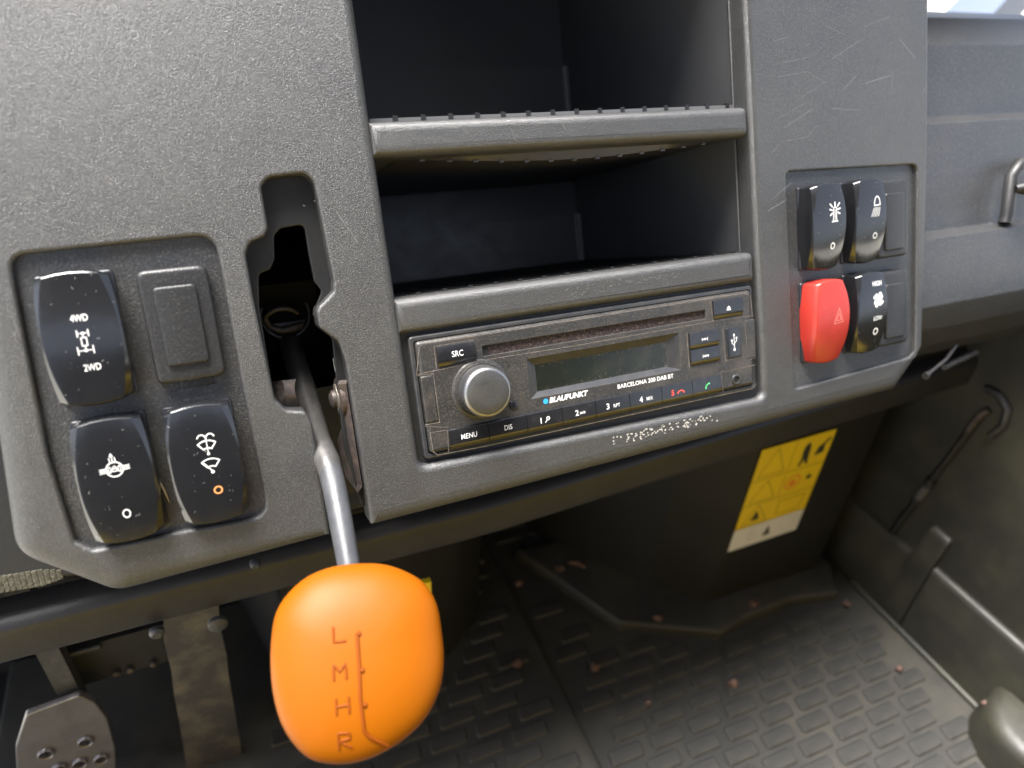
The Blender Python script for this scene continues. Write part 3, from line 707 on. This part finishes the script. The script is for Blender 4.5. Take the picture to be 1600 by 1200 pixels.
# ================================================================== GEAR LEVER
def at(x, y, w): a = uv(x, y, w); return P(a[0], a[1], w)
lever = thing('gear_lever', 'bent steel lever with a big orange knob embossed L M H R', 'lever', at(440, 500, -70))
g = MB(); g.tube([at(443, 500, -75), at(460, 560, -55), at(478, 620, -40), at(498, 690, -14), at(512, 722, 2), at(517, 740, 6)], [5.8, 5.8, 5.8, 5.5, 5.3, 5.0], 20); g.obj('upper_rod', 'rod_dull', lever, smooth=60)
kc = at(560, 1031, 58)
def knob_shape():
    # rounded shield outline in view-facing plane, domed on both sides
    ux = Vector((A[0][0], A[1][0], A[2][0])); dn_ = Vector((A[0][1], A[1][1], A[2][1])); fw = (kc - CW).normalized()
    # the knob's own axes: fixed in the world, its face looks up at the driver
    uz = -fw; ux = (ux - ux.dot(uz) * uz).normalized(); uy = uz.cross(ux)
    return ux, uy, uz
KX, KY, KZ = knob_shape()
def on_depth(x, y, ref):
    fwd = Vector((A[0][2], A[1][2], A[2][2])); d_ = ray(x, y); return CW + d_ * ((ref - CW).dot(fwd) / d_.dot(fwd))
RE = [on_depth(544, 876, kc + KY * 40 - KZ * 5), on_depth(549, 915, kc + KY * 32 - KZ * 4)]
g = MB(); g.tube([at(510, 716, 0), at(516, 735, 5), at(523, 764, 12), RE[0], RE[1]], [4.6, 5.0, 4.9, 4.5, 4.5], 20); g.obj('lower_rod', 'steel', lever, smooth=60)
dep = (kc - CW).dot(Vector((A[0][2], A[1][2], A[2][2])))
pxmm = dep / F
prof_px = [(a_, b_ * .955 + 3) for a_, b_ in [(0, 151), (35, 149), (68, 138), (97, 120), (119, 86), (129, 40), (134, -5), (129, -48), (109, -90), (77, -121), (38, -143), (0, -153), (-38, -152), (-68, -140), (-98, -108), (-118, -66), (-130, -15), (-134, 35), (-131, 70), (-116, 100), (-88, 128), (-48, 145)]]
def cr(p0, p1, p2, p3, t): return .5 * ((2 * p1) + (-p0 + p2) * t + (2 * p0 - 5 * p1 + 4 * p2 - p3) * t * t + (-p0 + 3 * p1 - 3 * p2 + p3) * t ** 3)
ol = []; n = len(prof_px); PV = [Vector(p) for p in prof_px]
for i in range(n):
    for kk in range(3): ol.append(cr(PV[i - 1], PV[i], PV[(i + 1) % n], PV[(i + 2) % n], kk / 3) * pxmm)
def kdome(x, y):
    # height of the front face over the knob's mid plane
    r = math.sqrt((x / (134 * pxmm)) ** 2 + (y / (152 * pxmm)) ** 2)
    ang = math.atan2(y, x)
    return 13.0 * (1 - min(1, r) ** 3.2) ** .62 if r < 1 else 0
v, f = [], []; rings = 16; n = len(ol)
rots = []
for side in (1, -1):
    base = len(v)
    for j in range(rings + 1):
        th = math.pi / 2 * j / rings; s = math.cos(th) ** .85 if j < rings else 0
        h = (math.sin(th) ** .9) * (13 if side > 0 else 11)
        for p in ol: q = p * s; v.append(kc + KX * q.x + KY * q.y + KZ * (h * side))
    for j in range(rings):
        for i in range(n): f.append((base + j * n + i, base + j * n + (i + 1) % n, base + (j + 1) * n + (i + 1) % n, base + (j + 1) * n + i))
ko = obj('gear_knob', v, f, 'orange', lever)
bm = bmesh.new(); bm.from_mesh(ko.data); bmesh.ops.remove_doubles(bm, verts=bm.verts, dist=1e-6); bmesh.ops.recalc_face_normals(bm, faces=bm.faces); bm.to_mesh(ko.data); bm.free(); ko.data.shade_smooth()
def kz(x, y):
    a = math.atan2(y, x); best = min(ol, key=lambda p: abs((math.atan2(p.y, p.x) - a + math.pi) % (2 * math.pi) - math.pi)); s = min(1, math.hypot(x, y) / best.length)
    c_ = s ** (1 / .85); return 13 * (max(0, 1 - c_ * c_) ** .5) ** .9
# embossed letters: real relief, small raised strips
ROT = math.radians(8)
def kp(px_, py_, lift=.0):
    x, y = (px_ - 560) * pxmm, -(py_ - 1031) * pxmm; return kc + KX * x + KY * y + KZ * (kz(x, y) + lift)
g = MB()
def ridge(pts, r=.55, sink=.2):
    q = []
    for i in range(len(pts) - 1):
        a, b = Vector(pts[i]), Vector(pts[i + 1]); n_ = max(2, int((b - a).length / 7))
        for k_ in range(n_): q.append(a.lerp(b, k_ / n_))
    q.append(Vector(pts[-1])); g.tube([kp(p.x, p.y, -sink) for p in q], r, 8)
ridge([(555, 993), (562, 1040), (567, 1085), (576, 1128), (584, 1136), (612, 1150)], .8)
for c in ((557, 994), (566, 1045), (573, 1092)): g.tube([kp(c[0] - 2, c[1], -.1), kp(c[0] + 3, c[1] + 1, -.1)], .95, 8)
g.obj('shift_pattern', 'orange_dark', ko, smooth=60)
def letter(strokes, ox, oy, h, wd):
    for st in strokes:
        ridge([(ox + x * wd * math.cos(ROT) + y * h * math.sin(ROT), oy + x * wd * math.sin(ROT) * -1 + y * h) for x, y in st], .55, .12)
LT = {'L': [[(0, 0), (0, 1), (1, 1)]], 'M': [[(0, 1), (0, 0), (.5, .5), (1, 0), (1, 1)]], 'H': [[(0, 0), (0, 1)], [(1, 0), (1, 1)], [(0, .5), (1, .5)]], 'R': [[(0, 1), (0, 0), (.9, .1), (.9, .45), (0, .5), (1, 1)]]}
for ch, ox, oy in (('L', 519, 985), ('M', 524, 1038), ('H', 532, 1084), ('R', 539, 1130)):
    g = MB(); letter(LT[ch], ox, oy, 22, 18); g.obj('embossed_letter', 'orange_dark', ko, smooth=60, label='raised orange letter ' + ch)

# parts seen inside the slot
lug = thing('key_ring_eye', 'dull metal ring eye held by a black round clamp inside the lever slot', 'ring', at(437, 497, -60))
kc2 = at(446, 492, -60); fx = lambda r_, dx=0, dy=0: (lambda x, y, z: kc2 + Vector((x + dx, (y + dy) * sn - z * cs, (y + dy) * cs + z * sn)))
g = MB(); g.lathe([(12.5, -6), (12.5, -1), (11.8, 0), (10.8, 0), (10.3, -1), (10.2, -4)], fx(0), 40); g.obj('round_clamp', 'rod_dull', lug, smooth=50)
g = MB()
pts = [kc2 + Vector((-1 + 8.4 * math.cos(a), (5.4 * math.sin(a) - 1) * sn, (5.4 * math.sin(a) - 1) * cs + 3)) for a in [math.radians(d) for d in range(-190, 20, 12)]]
pts = [kc2 + Vector((-2 + 8.2 * math.cos(math.radians(d)), -3, -.5 + 5.8 * math.sin(math.radians(d)))) for d in range(20, 200, 12)]
g.tube(pts, 1.4, 10); g.obj('ring', 'ring', lug, smooth=60)
g = MB(); g.tube([kc2 + Vector((-9.8, -3.2, 1.5)), kc2 + Vector((-8, -4, -3.5)), kc2 + Vector((-3, -5, -6)), kc2 + Vector((4, -5, -5)), kc2 + Vector((7.5, -4, -4.2))], [1.4, 1.7, 2.0, 2.0, 1.6], 10); g.obj('ring_front', 'ring', lug, smooth=60)
g = MB(); g.box((kc2.x - 14, kc2.y + 2, kc2.z - 20), (kc2.x + 16, kc2.y + 6, kc2.z + 16)); g.obj('cavity_shade', 'hole', lug)  # near-black plate paints shade into the back of the slot
clip = thing('slot_bracket', 'worn curved steel bracket at the left edge of the lever slot', 'bracket', at(445, 620, -12))
g = MB(); q = []
for i in range(7):
    s = i / 6; a = uv(440 + 4 * s + 3 * math.sin(s * 5), 594 + 42 * s, -12 + 4 * math.sin(s * 3)); b = uv(462 - 2 * math.sin(s * 4) + 6 * s * s, 592 + 46 * s, -14 + 6 * math.sin(s * 3.4))
    q += [P(a[0] - 6, a[1], -12 - 4 * math.sin(s * 3)), P(a[0], a[1], -11 + 4 * math.sin(s * 3)), P(b[0], b[1], -13 + 4 * math.sin(s * 3)), P(b[0] + .6, b[1], -20)]
g.add(q, [(i * 4 + j, i * 4 + j + 1, i * 4 + j + 5, i * 4 + j + 4) for i in range(6) for j in range(3)]); g.obj('bracket_tab', 'rusty', clip, smooth=60)
bolt = thing('rusty_bolt', 'rusty round bolt with washers at the right edge of the lever slot', 'bolt', at(527, 622, -14))
bc = at(531, 622, -14)
fb = lambda x, y, z: bc + Vector((-z, x * .98, y)) 
g = MB(); g.lathe([(9.5, -2), (9.5, .4), (8.8, .9), (7.2, 1.0)], fb, 24); g.obj('washer', 'rusty', bolt, smooth=40)
g = MB(); g.lathe([(6.8, .8), (6.8, 1.6), (5.0, 1.9)], fb, 24); g.obj('washer', 'ring', bolt, smooth=40)
g = MB(); g.lathe([(4.3, 1.5), (4.1, 3.4), (2.4, 4.6)], fb, 14); g.obj('bolt_head', 'rusty', bolt, smooth=40)
sp = thing('slot_side_plate', 'worn steel side plate inside the lower right of the lever slot', 'plate', at(545, 720, -8))
g = MB(); q = [at(528, 600, -6), at(541, 600, -4), at(566, 760, -3), at(559, 770, -6), at(540, 745, -20), at(527, 690, -25), at(536, 665, -10)]
g.add([p for p in q] + [p + Vector((1, 3, 0)) for p in q], [tuple(range(7)), tuple(range(7, 14))] + [(i, (i + 1) % 7, (i + 1) % 7 + 7, i + 7) for i in range(7)]); g.obj('side_plate', 'rusty', sp)

# ================================================================== UNDER THE DASH
def zy(px_, py_, y): return hit(px_, py_, 1, y)[2]
beam = thing('under_dash_beam', 'long black steel beam running beneath the dashboard', 'beam', (80, 45, -170))
zt, zb = zy(200, 936, 40), zy(200, 987, 40)
pr = rline([(60, zt + 3), (46, zt + 2.5), (40, zt - 2), (40, zb), (60, zb - 1), (60, zt)], 3.2, 4)
zr = zy(1300, 668, 40) - zb; ur = hit(1300, 668, 1, 40)[0]
tiltf = lambda u, a, b: Vector((u, a, b + zr * max(0, (u - 60)) / (ur - 60)))
v, f = extr(pr, -420, 505, tiltf, 40); obj('beam_rail', v, f, 'beam', beam, smooth=40)
pr = rline([(30, -40), (52, -100), (56, zt + 26), (50, zt + 17), (54, zt + 12), (62, zt + 3)], 2.5, 4)
v, f = extr(pr, -420, 505, lambda u, a, b: Vector((u, a, b))); obj('upper_flange', v, f, 'black', beam, smooth=40)
for (x, y, r) in ((245, 985, 4), (340, 972, 5.5), (398, 878, 3)):
    p = hit(x, y, 1, 36); g = MB(); g.lathe([(r, 0), (r, 2.5), (r * .6, 4)], lambda a, b, z: p + Vector((a, -z, b)), 14); g.obj('screw_head', 'steel', beam, smooth=40)
cv_ = thing('column_cover', 'black lower column cover left of the dashboard corner', 'cover', P(-200, -60, -32))
lp = uvs([(-200, 500), (60, 500), (150, 880), (130, 898), (-200, 935)], -32); plate('cover_panel', lp, [], -32, -36, 1, 'black', cv_, seg=2)
tr = thing('ribbed_trim', 'gritty ribbed rubber trim strip below the column cover', 'trim', P(-185, -82, -33))
for i in range(22):
    x = 92 - i * 9.3 - .0; yy = 888 + (92 - x) * .165
    a = uv(x, yy, -33); g = MB(); hh = 8.0 if i > 2 else 5.0 + i
    g.rbox((a[0] - 1.25, a[1] - hh / 2 - 2.5, -36), (a[0] + 1.25, a[1] + hh / 2 - 2.5, -31.8), .6, P); g.obj('rib', 'fibre', tr, smooth=40)

# pedals
ped = thing('brake_pedal', 'worn steel brake pedal with round holes, lower left corner', 'pedal', (-225, 70, -330))
pp = [(40, 1118), (125, 1087), (148, 1098), (167, 1122), (180, 1168), (184, 1290), (30, 1290), (24, 1168)]
lp3 = [hit(x, y, 1, 70) for x, y in pp]; lp2 = rpoly([(p.x, p.z) for p in lp3], [4, 3, 4, 4, 4, 3, 3, 4], 3)
hl = []
HP = [(72, 1176), (134, 1157), (125, 1191), (158, 1184), (93, 1199), (60, 1215), (150, 1220)]
for x, y in HP:
    p = hit(x, y, 1, 70); hl.append([(p.x + 3.4 * math.cos(2 * math.pi * i / 16), p.z + 3.4 * math.sin(2 * math.pi * i / 16)) for i in range(16)])
YF = lambda a, b, z: Vector((a, 70 - z, b))
plate('pedal_plate', lp2, hl, 0, -4, .9, 'pedal', ped, hbev=.3, seg=2, fr=YF)
for h in hl:
    cx = sum(p[0] for p in h) / 16; cz = sum(p[1] for p in h) / 16
    g = MB(); g.lathe([(5.0, -.1), (4.8, 1.6), (4.2, 2.2), (3.5, 1.8), (3.3, -.5)], lambda a, b, z: YF(cx + a, cz + b, z), 18); 
    g.f.pop(); g.obj('grip_ring', 'pedal', ped, smooth=50)
g = MB(); a = hit(75, 1020, 1, 78); b = hit(98, 1110, 1, 78); g.box((a.x - 6, 78, b.z), (a.x + 6, 88, a.z + 60)); g.obj('pedal_arm', 'rod_dull', ped)
acc = thing('flat_pedal', 'broad flat grey steel pedal arm hanging below the beam', 'pedal', (-110, 75, -190))
q = [((255, 935), (340, 915), 70), ((256, 1000), (343, 975), 66), ((268, 1050), (355, 1030), 74), ((272, 1085), (358, 1062), 70), ((284, 1150), (370, 1130), 80), ((300, 1260), (388, 1240), 88)]
v = []; 
for a, b, yy in q:
    A0 = hit(*a, 1, yy); B0 = hit(*b, 1, yy); v += [A0, B0, B0 + Vector((0, 4, 0)), A0 + Vector((0, 4, 0))]
f = [(i * 4 + j, i * 4 + (j + 1) % 4, i * 4 + 4 + (j + 1) % 4, i * 4 + 4 + j) for i in range(len(q) - 1) for j in range(4)] + [(0, 1, 2, 3), tuple(range(len(v) - 4, len(v)))]
obj('arm_plate', v, f, 'pedal_arm', acc, smooth=30)
br = thing('pedal_bracket', 'dark folded steel bracket behind the brake pedal', 'bracket', (-210, 90, -260))
g = MB(); A0 = hit(92, 1020, 1, 90); B0 = hit(250, 1005, 1, 90); C0 = hit(125, 1072, 1, 90)
g.box((A0.x, 90, C0.z), (B0.x + 20, 120, A0.z)); g.obj('bracket_body', 'black', br)
g = MB(); A1 = hit(95, 1026, 1, 88); B1 = hit(157, 1009, 1, 88); g.tube([A1, B1], 2.2, 8); g.obj('bracket_edge', 'beam', br, smooth=60)
g = MB()
for x, y in ((183, 1053), (204, 1048), (240, 1038)): p = hit(x, y, 1, 88); g.lathe([(2.6, 0), (2.2, 1), (1, 1.6)], lambda a, b, z: p + Vector((a, -z, b)), 10)
g.obj('rust_spots', 'rusty', br)

# ================================================================== CAB FLOOR AND WALLS
FZ = -420
def struct(name, verts, faces, m, **k): o = obj(name, verts, faces, m, None, **k); o['kind'] = 'structure'; return o
g = MB(); g.box((-450, -700, FZ - 20), (520, 420, FZ - 9)); struct('cab_floor', g.v, g.f, 'black')
g = MB(); g.box((-450, 300, FZ), (520, 304, -20)); struct('front_bulkhead', g.v, g.f, 'black')
g = MB()
ft = [(-420, 240), (-110, 240), (-72, 95), (60, 112), (98, 140), (112, 300), (-420, 300)]
g.add([(x, y, FZ - 8) for x, y in ft] + [(x, y, -150) for x, y in ft], [tuple(range(7)), tuple(range(7, 14))] + [(i, (i + 1) % 7, (i + 1) % 7 + 7, i + 7) for i in range(7)])
struct('toe_board', g.v, g.f, 'black', smooth=50)
# floor mats
XE = 145.5
fm = thing('floor_mat', 'black rubber floor mat with brick tread, right of the raised seam', 'floor mat', (320, 0, FZ - 8))
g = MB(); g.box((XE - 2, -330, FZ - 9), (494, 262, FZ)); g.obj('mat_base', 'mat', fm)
fm2 = thing('floor_mat', 'black rubber floor mat with brick tread, left of the seam and a little higher', 'floor mat', (40, 0, FZ - 8))
pr = rline([(XE, FZ - 8.9), (XE - 1, FZ + 5), (XE - 7, FZ + 6), (-300, FZ + 6), (-300, FZ - 8.9)], 3, 4)
v = []; n = len(pr)
for y in (-330, 236): v += [(a, y, b) for a, b in pr]
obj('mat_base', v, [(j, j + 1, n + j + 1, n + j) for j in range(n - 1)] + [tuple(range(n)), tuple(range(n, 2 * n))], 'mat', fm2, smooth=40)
# tread blocks share one mesh
def block_mesh(L_, W_, H_, r=2.0):
    lp = rpoly([(-L_ / 2, -W_ / 2), (L_ / 2 - 2, -W_ / 2), (L_ / 2, W_ / 2), (-L_ / 2 + 2, W_ / 2)], r, 1)
    v, f, _ = plate_data(lp, [], H_, 0, 1.0, 1)
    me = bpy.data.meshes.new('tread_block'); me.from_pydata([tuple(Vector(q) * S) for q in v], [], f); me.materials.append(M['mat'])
    bm = bmesh.new(); bm.from_mesh(me); bmesh.ops.recalc_face_normals(bm, faces=bm.faces); bm.to_mesh(me); bm.free(); return me
bmesh1 = block_mesh(33.5, 13.2, 2.2)
from collections import namedtuple
def seen(p):
    d = Vector(p) - CW; x = d.dot(Vector((A[0][0], A[1][0], A[2][0]))); y = d.dot(Vector((A[0][1], A[1][1], A[2][1]))); z = d.dot(Vector((A[0][2], A[1][2], A[2][2])))
    return (800 + F * x / z, 600 + F * y / z) if z > 0 else (-999, -999)
def inpoly(x, y, poly):
    c = False
    for i in range(len(poly)):
        x1, y1 = poly[i - 1]; x2, y2 = poly[i]
        if (y1 > y) != (y2 > y) and x < (x2 - x1) * (y - y1) / (y2 - y1) + x1: c = not c
    return c
flange_px = [(800, 862), (862, 902), (967, 977), (1125, 992), (1172, 965), (1235, 940), (1310, 930), (1300, 880), (1000, 820)]
FLW = [(hit(x, y, 2, FZ + 8).x, hit(x, y, 2, FZ + 8).y) for x, y in flange_px]
PX_, PY_ = 39.5, 17.2
def blocks(parent, x0, x1, y0, y1, z, avoid, shift=0):
    base = off(parent); n = 0; r_ = 0; y = y0
    while y < y1:
        x = x0 + (r_ % 3) * PX_ / 3 + shift
        while x < x1:
            s = seen((x, y, z))
            if -40 < s[0] < 1640 and 780 < s[1] < 1250 and not avoid(x, y):
                o = bpy.data.objects.new('tread_block', bmesh1); col.objects.link(o); o.parent = parent
                o.location = Vector((x, y, z)) * S - base; n += 1
            x += PX_
        y += PY_; r_ += 1
    return n
def av_r(x, y): return any(inpoly(x + dx, y + dy, FLW) for dx in (-16, 0, 16) for dy in (-8, 8)) or x < XE + 20 or x > 472
def av_l(x, y): return x > XE - 26 or (x < 100 and y > 118) or (x < 60 and y > 90)
n1 = blocks(fm, 170, 478, -180, 250, FZ - .2, av_r); n2 = blocks(fm2, -90, 128, -120, 230, FZ + 5.8, av_l, 6)
print('tread blocks', n1, n2)
# engine cover box
box = thing('tunnel_cover', 'black faceted box cover standing on the floor below the radio, carrying the warning sticker', 'cover', (350, 90, FZ))
fp = [(176, 300), (205, 215), (275, 112), (322, 75), (462, 72), (472, 82), (492, 230), (494, 300)]
fp = rpoly(fp, [0, 12, 14, 18, 4, 4, 0, 0], 4); n = len(fp)
obj('cover_box', [(x, y, FZ) for x, y in fp] + [(x + (2 if y < 120 else 0), y + 1, -60) for x, y in fp], [(i, (i + 1) % n, (i + 1) % n + n, i + n) for i in range(n)] + [tuple(range(n, 2 * n))], 'black', box, smooth=50)
fl = rpoly(FLW, [4, 3, 8, 8, 8, 4, 4, 2, 2], 4)
v, f, nc = plate_data(fl, [], FZ + 12, FZ - .5, 4.5, 4)
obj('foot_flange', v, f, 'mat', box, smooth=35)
g = MB(); pts = [hit(x, y, 2, FZ + 6) for x, y in ((862, 906), (967, 981), (1125, 996))]
# sticker
stk = thing('warning_sticker', 'yellow and white warning sticker with pictograms on the black box cover', 'sticker', (365, 78, -270))
def sp_(x, y, k=0):
    # 80 x 126 mm, lies on the sloping front face of the cover
    X = 326 + x; yy = 75 - (X - 322) * 3 / 140; return Vector((X, yy - .4 - k, -211 + y + x * .06))
def panel(y0, y1, m, name='sticker_panel'):
    g = MB(); g.add([sp_(0, y0), sp_(80, y0), sp_(80, y1), sp_(0, y1), sp_(0, y0, .3), sp_(80, y0, .3), sp_(80, y1, .3), sp_(0, y1, .3)], [(4, 5, 6, 7), (0, 1, 5, 4), (1, 2, 6, 5), (2, 3, 7, 6), (3, 0, 4, 7)]); return g.obj(name, m, stk)
ys = [0, -37, -68, -97, -126]
for i in range(4): panel(ys[i] - (.8 if i else 0), ys[i + 1] + .2, 'yellow' if i < 3 else 'sticker_white')
def sfn(x, y, k): return sp_(x, y, .45 + k)
k = Ink()
for y in ys[1:4]: k.stroke([(0, y), (80, y)], 1.1)
for y0, y1 in ((-3, -33), (-40, -65), (-71, -94)): k.stroke([(5, y1), (33, y1), (19, y0)], 1.0, True)
k.stroke([(42, -74), (72, -74), (70, -92), (44, -92)], 1, True); k.stroke([(38, -2), (38, -35)], .8); k.stroke([(38, -40), (38, -66)], .8)
k.obj('sticker_lines', 'ochre', stk, sfn)
def sym(m, label, *ops):
    for nm, *a in ops:
        k = Ink(); getattr(k, nm)(*a); k.obj('sticker_symbol', m, stk, sfn)
sym('ink', '', ('poly', [(50, -10), (53, -7), (56, -10), (57, -16), (58, -27), (59, -33), (57, -34), (54, -27), (51, -34), (48, -33), (50, -27), (49, -16)]))
sym('ink', '', ('poly', [(64, -26), (74, -24), (73, -15), (78, -9), (76, -7), (69, -14), (66, -16)]))
sym('ink', '', ('poly', [(14, -90), (24, -90), (21, -82), (19, -78), (17, -82)]))
sym('ink', '', ('disc', (68, -52), 3)); sym('ink', '', ('poly', [(36, -118), (45, -118), (41, -104)]))
sym('orange_ink', '', ('ring', (50, -53), 8, 1.6)); sym('orange_ink', '', ('disc', (50, -54), 4))
sym('grey_print', '', ('ring', (22, -112), 4, 1)); sym('grey_print', '', ('stroke', [(55, -103), (74, -103), (72, -118), (57, -118)], .7, True)); sym('grey_print', '', ('stroke', [(4, -108), (14, -108)], .7))

# right side: sill panel with stepped top edge, door trim beyond
sill = thing('side_sill_panel', 'dusty, haze-tinted dark sill panel with a stepped rounded top edge along the right of the floor', 'sill', (500, -50, FZ))
N1, N2, N3 = hit(1458, 887, 0, 497), hit(1487, 848, 0, 497), hit(1455, 820, 0, 497)
print(N1, N2, N3)
st = [(-400, N1[2]), (N1[1], N1[2]), (N2[1] + 1, N2[2]), (N3[1] , N3[2]), (N3[1] + 3, N3[2] - 40), (300, -340)]
v = []; f = []
stp = rline(st, 4, 4); n = len(stp)
secs = [(495, FZ - 5, 0), (495, None, -6), (496, None, -2.2), (498.0, None, -.3), (499, None, 0), (502.5, None, 0)]
for x, z, dz in secs:
    for y, zz in stp: v.append((x, y, z if z is not None else zz + dz))
f = [(i * n + j, i * n + j + 1, (i + 1) * n + j + 1, (i + 1) * n + j) for i in range(len(secs) - 1) for j in range(n - 1)]
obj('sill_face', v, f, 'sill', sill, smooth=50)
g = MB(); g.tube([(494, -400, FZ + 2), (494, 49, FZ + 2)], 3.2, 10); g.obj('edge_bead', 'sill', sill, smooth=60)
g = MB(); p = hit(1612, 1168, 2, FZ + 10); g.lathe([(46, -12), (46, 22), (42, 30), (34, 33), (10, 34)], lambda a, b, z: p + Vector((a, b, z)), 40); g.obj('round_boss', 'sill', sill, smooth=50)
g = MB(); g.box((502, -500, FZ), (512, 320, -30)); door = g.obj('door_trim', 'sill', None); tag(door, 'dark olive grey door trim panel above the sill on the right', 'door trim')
strut = thing('door_strut', 'thin black strut with a printed grey label, leaning in the right corner', 'strut', hit(1340, 915, 0, 500))
a, b = hit(1338, 905, 0, 500), hit(1528, 655, 0, 499); g = MB(); g.tube([a, b], 3.2, 12); g.obj('strut_rod', 'black', strut, smooth=60)
c = a.lerp(b, .55); d = a.lerp(b, .68); g = MB(); g.tube([c, d], 4.6, 14); g.obj('strut_sleeve', 'black', strut, smooth=60)
c = a.lerp(b, .57); d = a.lerp(b, .64); g = MB(); g.tube([c, d], 4.75, 14); g.obj('strut_label', 'label_grey', strut, smooth=60)
hg = thing('hinge_bracket', 'dark bracket with a rusty pin on the right wall', 'bracket', hit(1555, 640, 0, 515))
g = MB(); pts = [hit(x, y, 0, 500) for x, y in ((1540, 606), (1562, 618), (1575, 640), (1568, 665), (1548, 680))]; g.tube(pts, 3.5, 10); g.obj('bracket_loop', 'beam', hg, smooth=60)
g = MB(); g.tube([hit(1545, 640, 0, 500), hit(1530, 650, 0, 499), hit(1512, 672, 0, 498)], [3.2, 4, 3], 10); g.obj('pin', 'rusty', hg, smooth=60)
wire = thing('support_wire', 'thin bent metal wire below the right end of the dashboard', 'wire', at(1450, 590, -20))
g = MB(); g.tube([at(1494, 540, -22), at(1478, 562, -18), at(1452, 583, -12)], 1.2, 8); g.tube([at(1452, 583, -12), at(1446, 588, -11)], [1.6, 2.4], 8); g.obj('wire', 'beam', wire, smooth=60)
g = MB(); g.tube([at(1475, 574, -30), at(1500, 562, -32), at(1525, 550, -36)], 2.2, 8); g.obj('cable', 'rod_dull', wire, smooth=60)

# crumbs on the floor
GC = 'crumbs scattered over the rubber floor mat'
crumbs = [(810, 911, 6, 4.2, 'beside the mat seam near the box flange, on the shadowed mat'), (808, 1037, 6, 5, 'on the left mat just left of the seam'), (873, 889, 13, 4.6, 'on the flange end left of the black box'), (930, 1042, 0, 4.6, 'alone on the right mat, close to the seam'), (1028, 965, 13, 4.6, 'on the flange in front of the black box'),
          (1178, 942, 12, 4.8, 'on the right part of the box flange, below the sticker'), (1145, 1067, 0, 5, 'in the middle of the right mat'), (1322, 943, 3, 4, 'near the back right corner by the sill'), (1405, 1045, 0, 3.6, 'on the mat close to the sill'), (1012, 1110 - 12, 0, 2.6, 'faint and small, low centre of the right mat'), (1538, 1098, 30, 2.6, 'lowest and farthest right, near the round boss')]
rng = random.Random(3)
for x, y, dz, r, where in crumbs:
    p = hit(x, y, 2, FZ + dz + 3)
    bm = bmesh.new(); bmesh.ops.create_icosphere(bm, subdivisions=2, radius=1)
    for vtx in bm.verts:
        nn = noise.noise(vtx.co * 1.6 + Vector((x, y, 0))) * .8 + 1; vtx.co = Vector((vtx.co.x * r * nn, vtx.co.y * r * .8 * nn, vtx.co.z * r * .75 * nn)) + p
    me_v = [vv.co.copy() for vv in bm.verts]; me_f = [tuple(q.index for q in ff.verts) for ff in bm.faces]; bm.free()
    o = obj('crumb', me_v, me_f, 'crumb', None, smooth=60); tag(o, 'small reddish brown crumb ' + where, 'crumb', GC)
leaf = MB(); leaf.tube([hit(x, y, 2, FZ + 16) for x, y in ((888, 878), (900, 879), (915, 886))], [2, 3, 1.5], 8)
tag(leaf.obj('dead_leaf', 'crumb', None, smooth=60), 'curled brown bit of dead leaf at the foot of the black box', 'leaf')
g = MB(); p = hit(752, 878, 2, FZ + 6); g.lathe([(3.5, -4), (3.5, 1), (2, 3)], lambda a, b, z: p + Vector((a, b, z)), 12); tag(g.obj('floor_screw', 'steel', None, smooth=50), 'small pale screw head on the floor left of the mat seam', 'screw')
yt = MB(); p = hit(664, 914, 1, 60); yt.box((p.x - 6, 58, p.z - 8), (p.x + 4, 62, p.z + 4)); tag(yt.obj('yellow_tag', 'yellow', None), 'tiny yellow tag peeking out behind the orange knob', 'tag')

# ================================================================== OUTSIDE
g = MB(); g.box((-40000, -40000, -1300), (40000, 40000, -1250)); struct('ground', g.v, g.f, 'concrete')
g = MB(); p0 = hit(1495, -2, 2, -1249.5)
g = MB(); d = (hit(1540, 17, 2, -1249.5) - hit(1498, 0, 2, -1249.5)).normalized(); q = Vector((-d.y, d.x, 0)) * 14; a = hit(1498, 0, 2, -1249) - d * 4000; b = hit(1540, 17, 2, -1249) + d * 3000
g.add([a - q, a + q, b + q, b - q], [(0, 1, 2, 3)]); M['joint'] = mat('ground_joint', (.3, .3, .27), .8); struct('ground_joint', g.v, g.f, 'joint')
g = MB(); pl = [Vector(CW + ray(x, y) * 900) for x, y in ((1500, 60), (1534, 24), (1592, -40), (1660, -110))]
g.tube(pl, [38, 38, 38, 38], 4); tag(g.obj('windscreen_pillar', 'pillar', None), 'blue grey windscreen pillar at the upper right corner', 'pillar')
g = MB(); g.box((-600, -1100, 720), (700, -300, 760)); struct('light_block_roof', g.v, g.f, 'black')  # unseen slab added overhead to block sky and raise contrast
g = MB(); g.box((-600, -1100, FZ), (700, -1080, 500)); struct('light_block_rear', g.v, g.f, 'black')  # unseen wall added to keep rear sky off the dash face
# unseen yellow box added behind the camera to bounce yellow onto the dash
bounce = thing('yellow_bounce_box', 'unseen yellow box added to bounce yellow light onto the dashboard', 'light bounce', (80, -420, FZ))
g = MB(); g.box((-420, -640, FZ), (490, -230, -110)); g.obj('bounce_box_mesh', 'bounce_yellow', bounce)
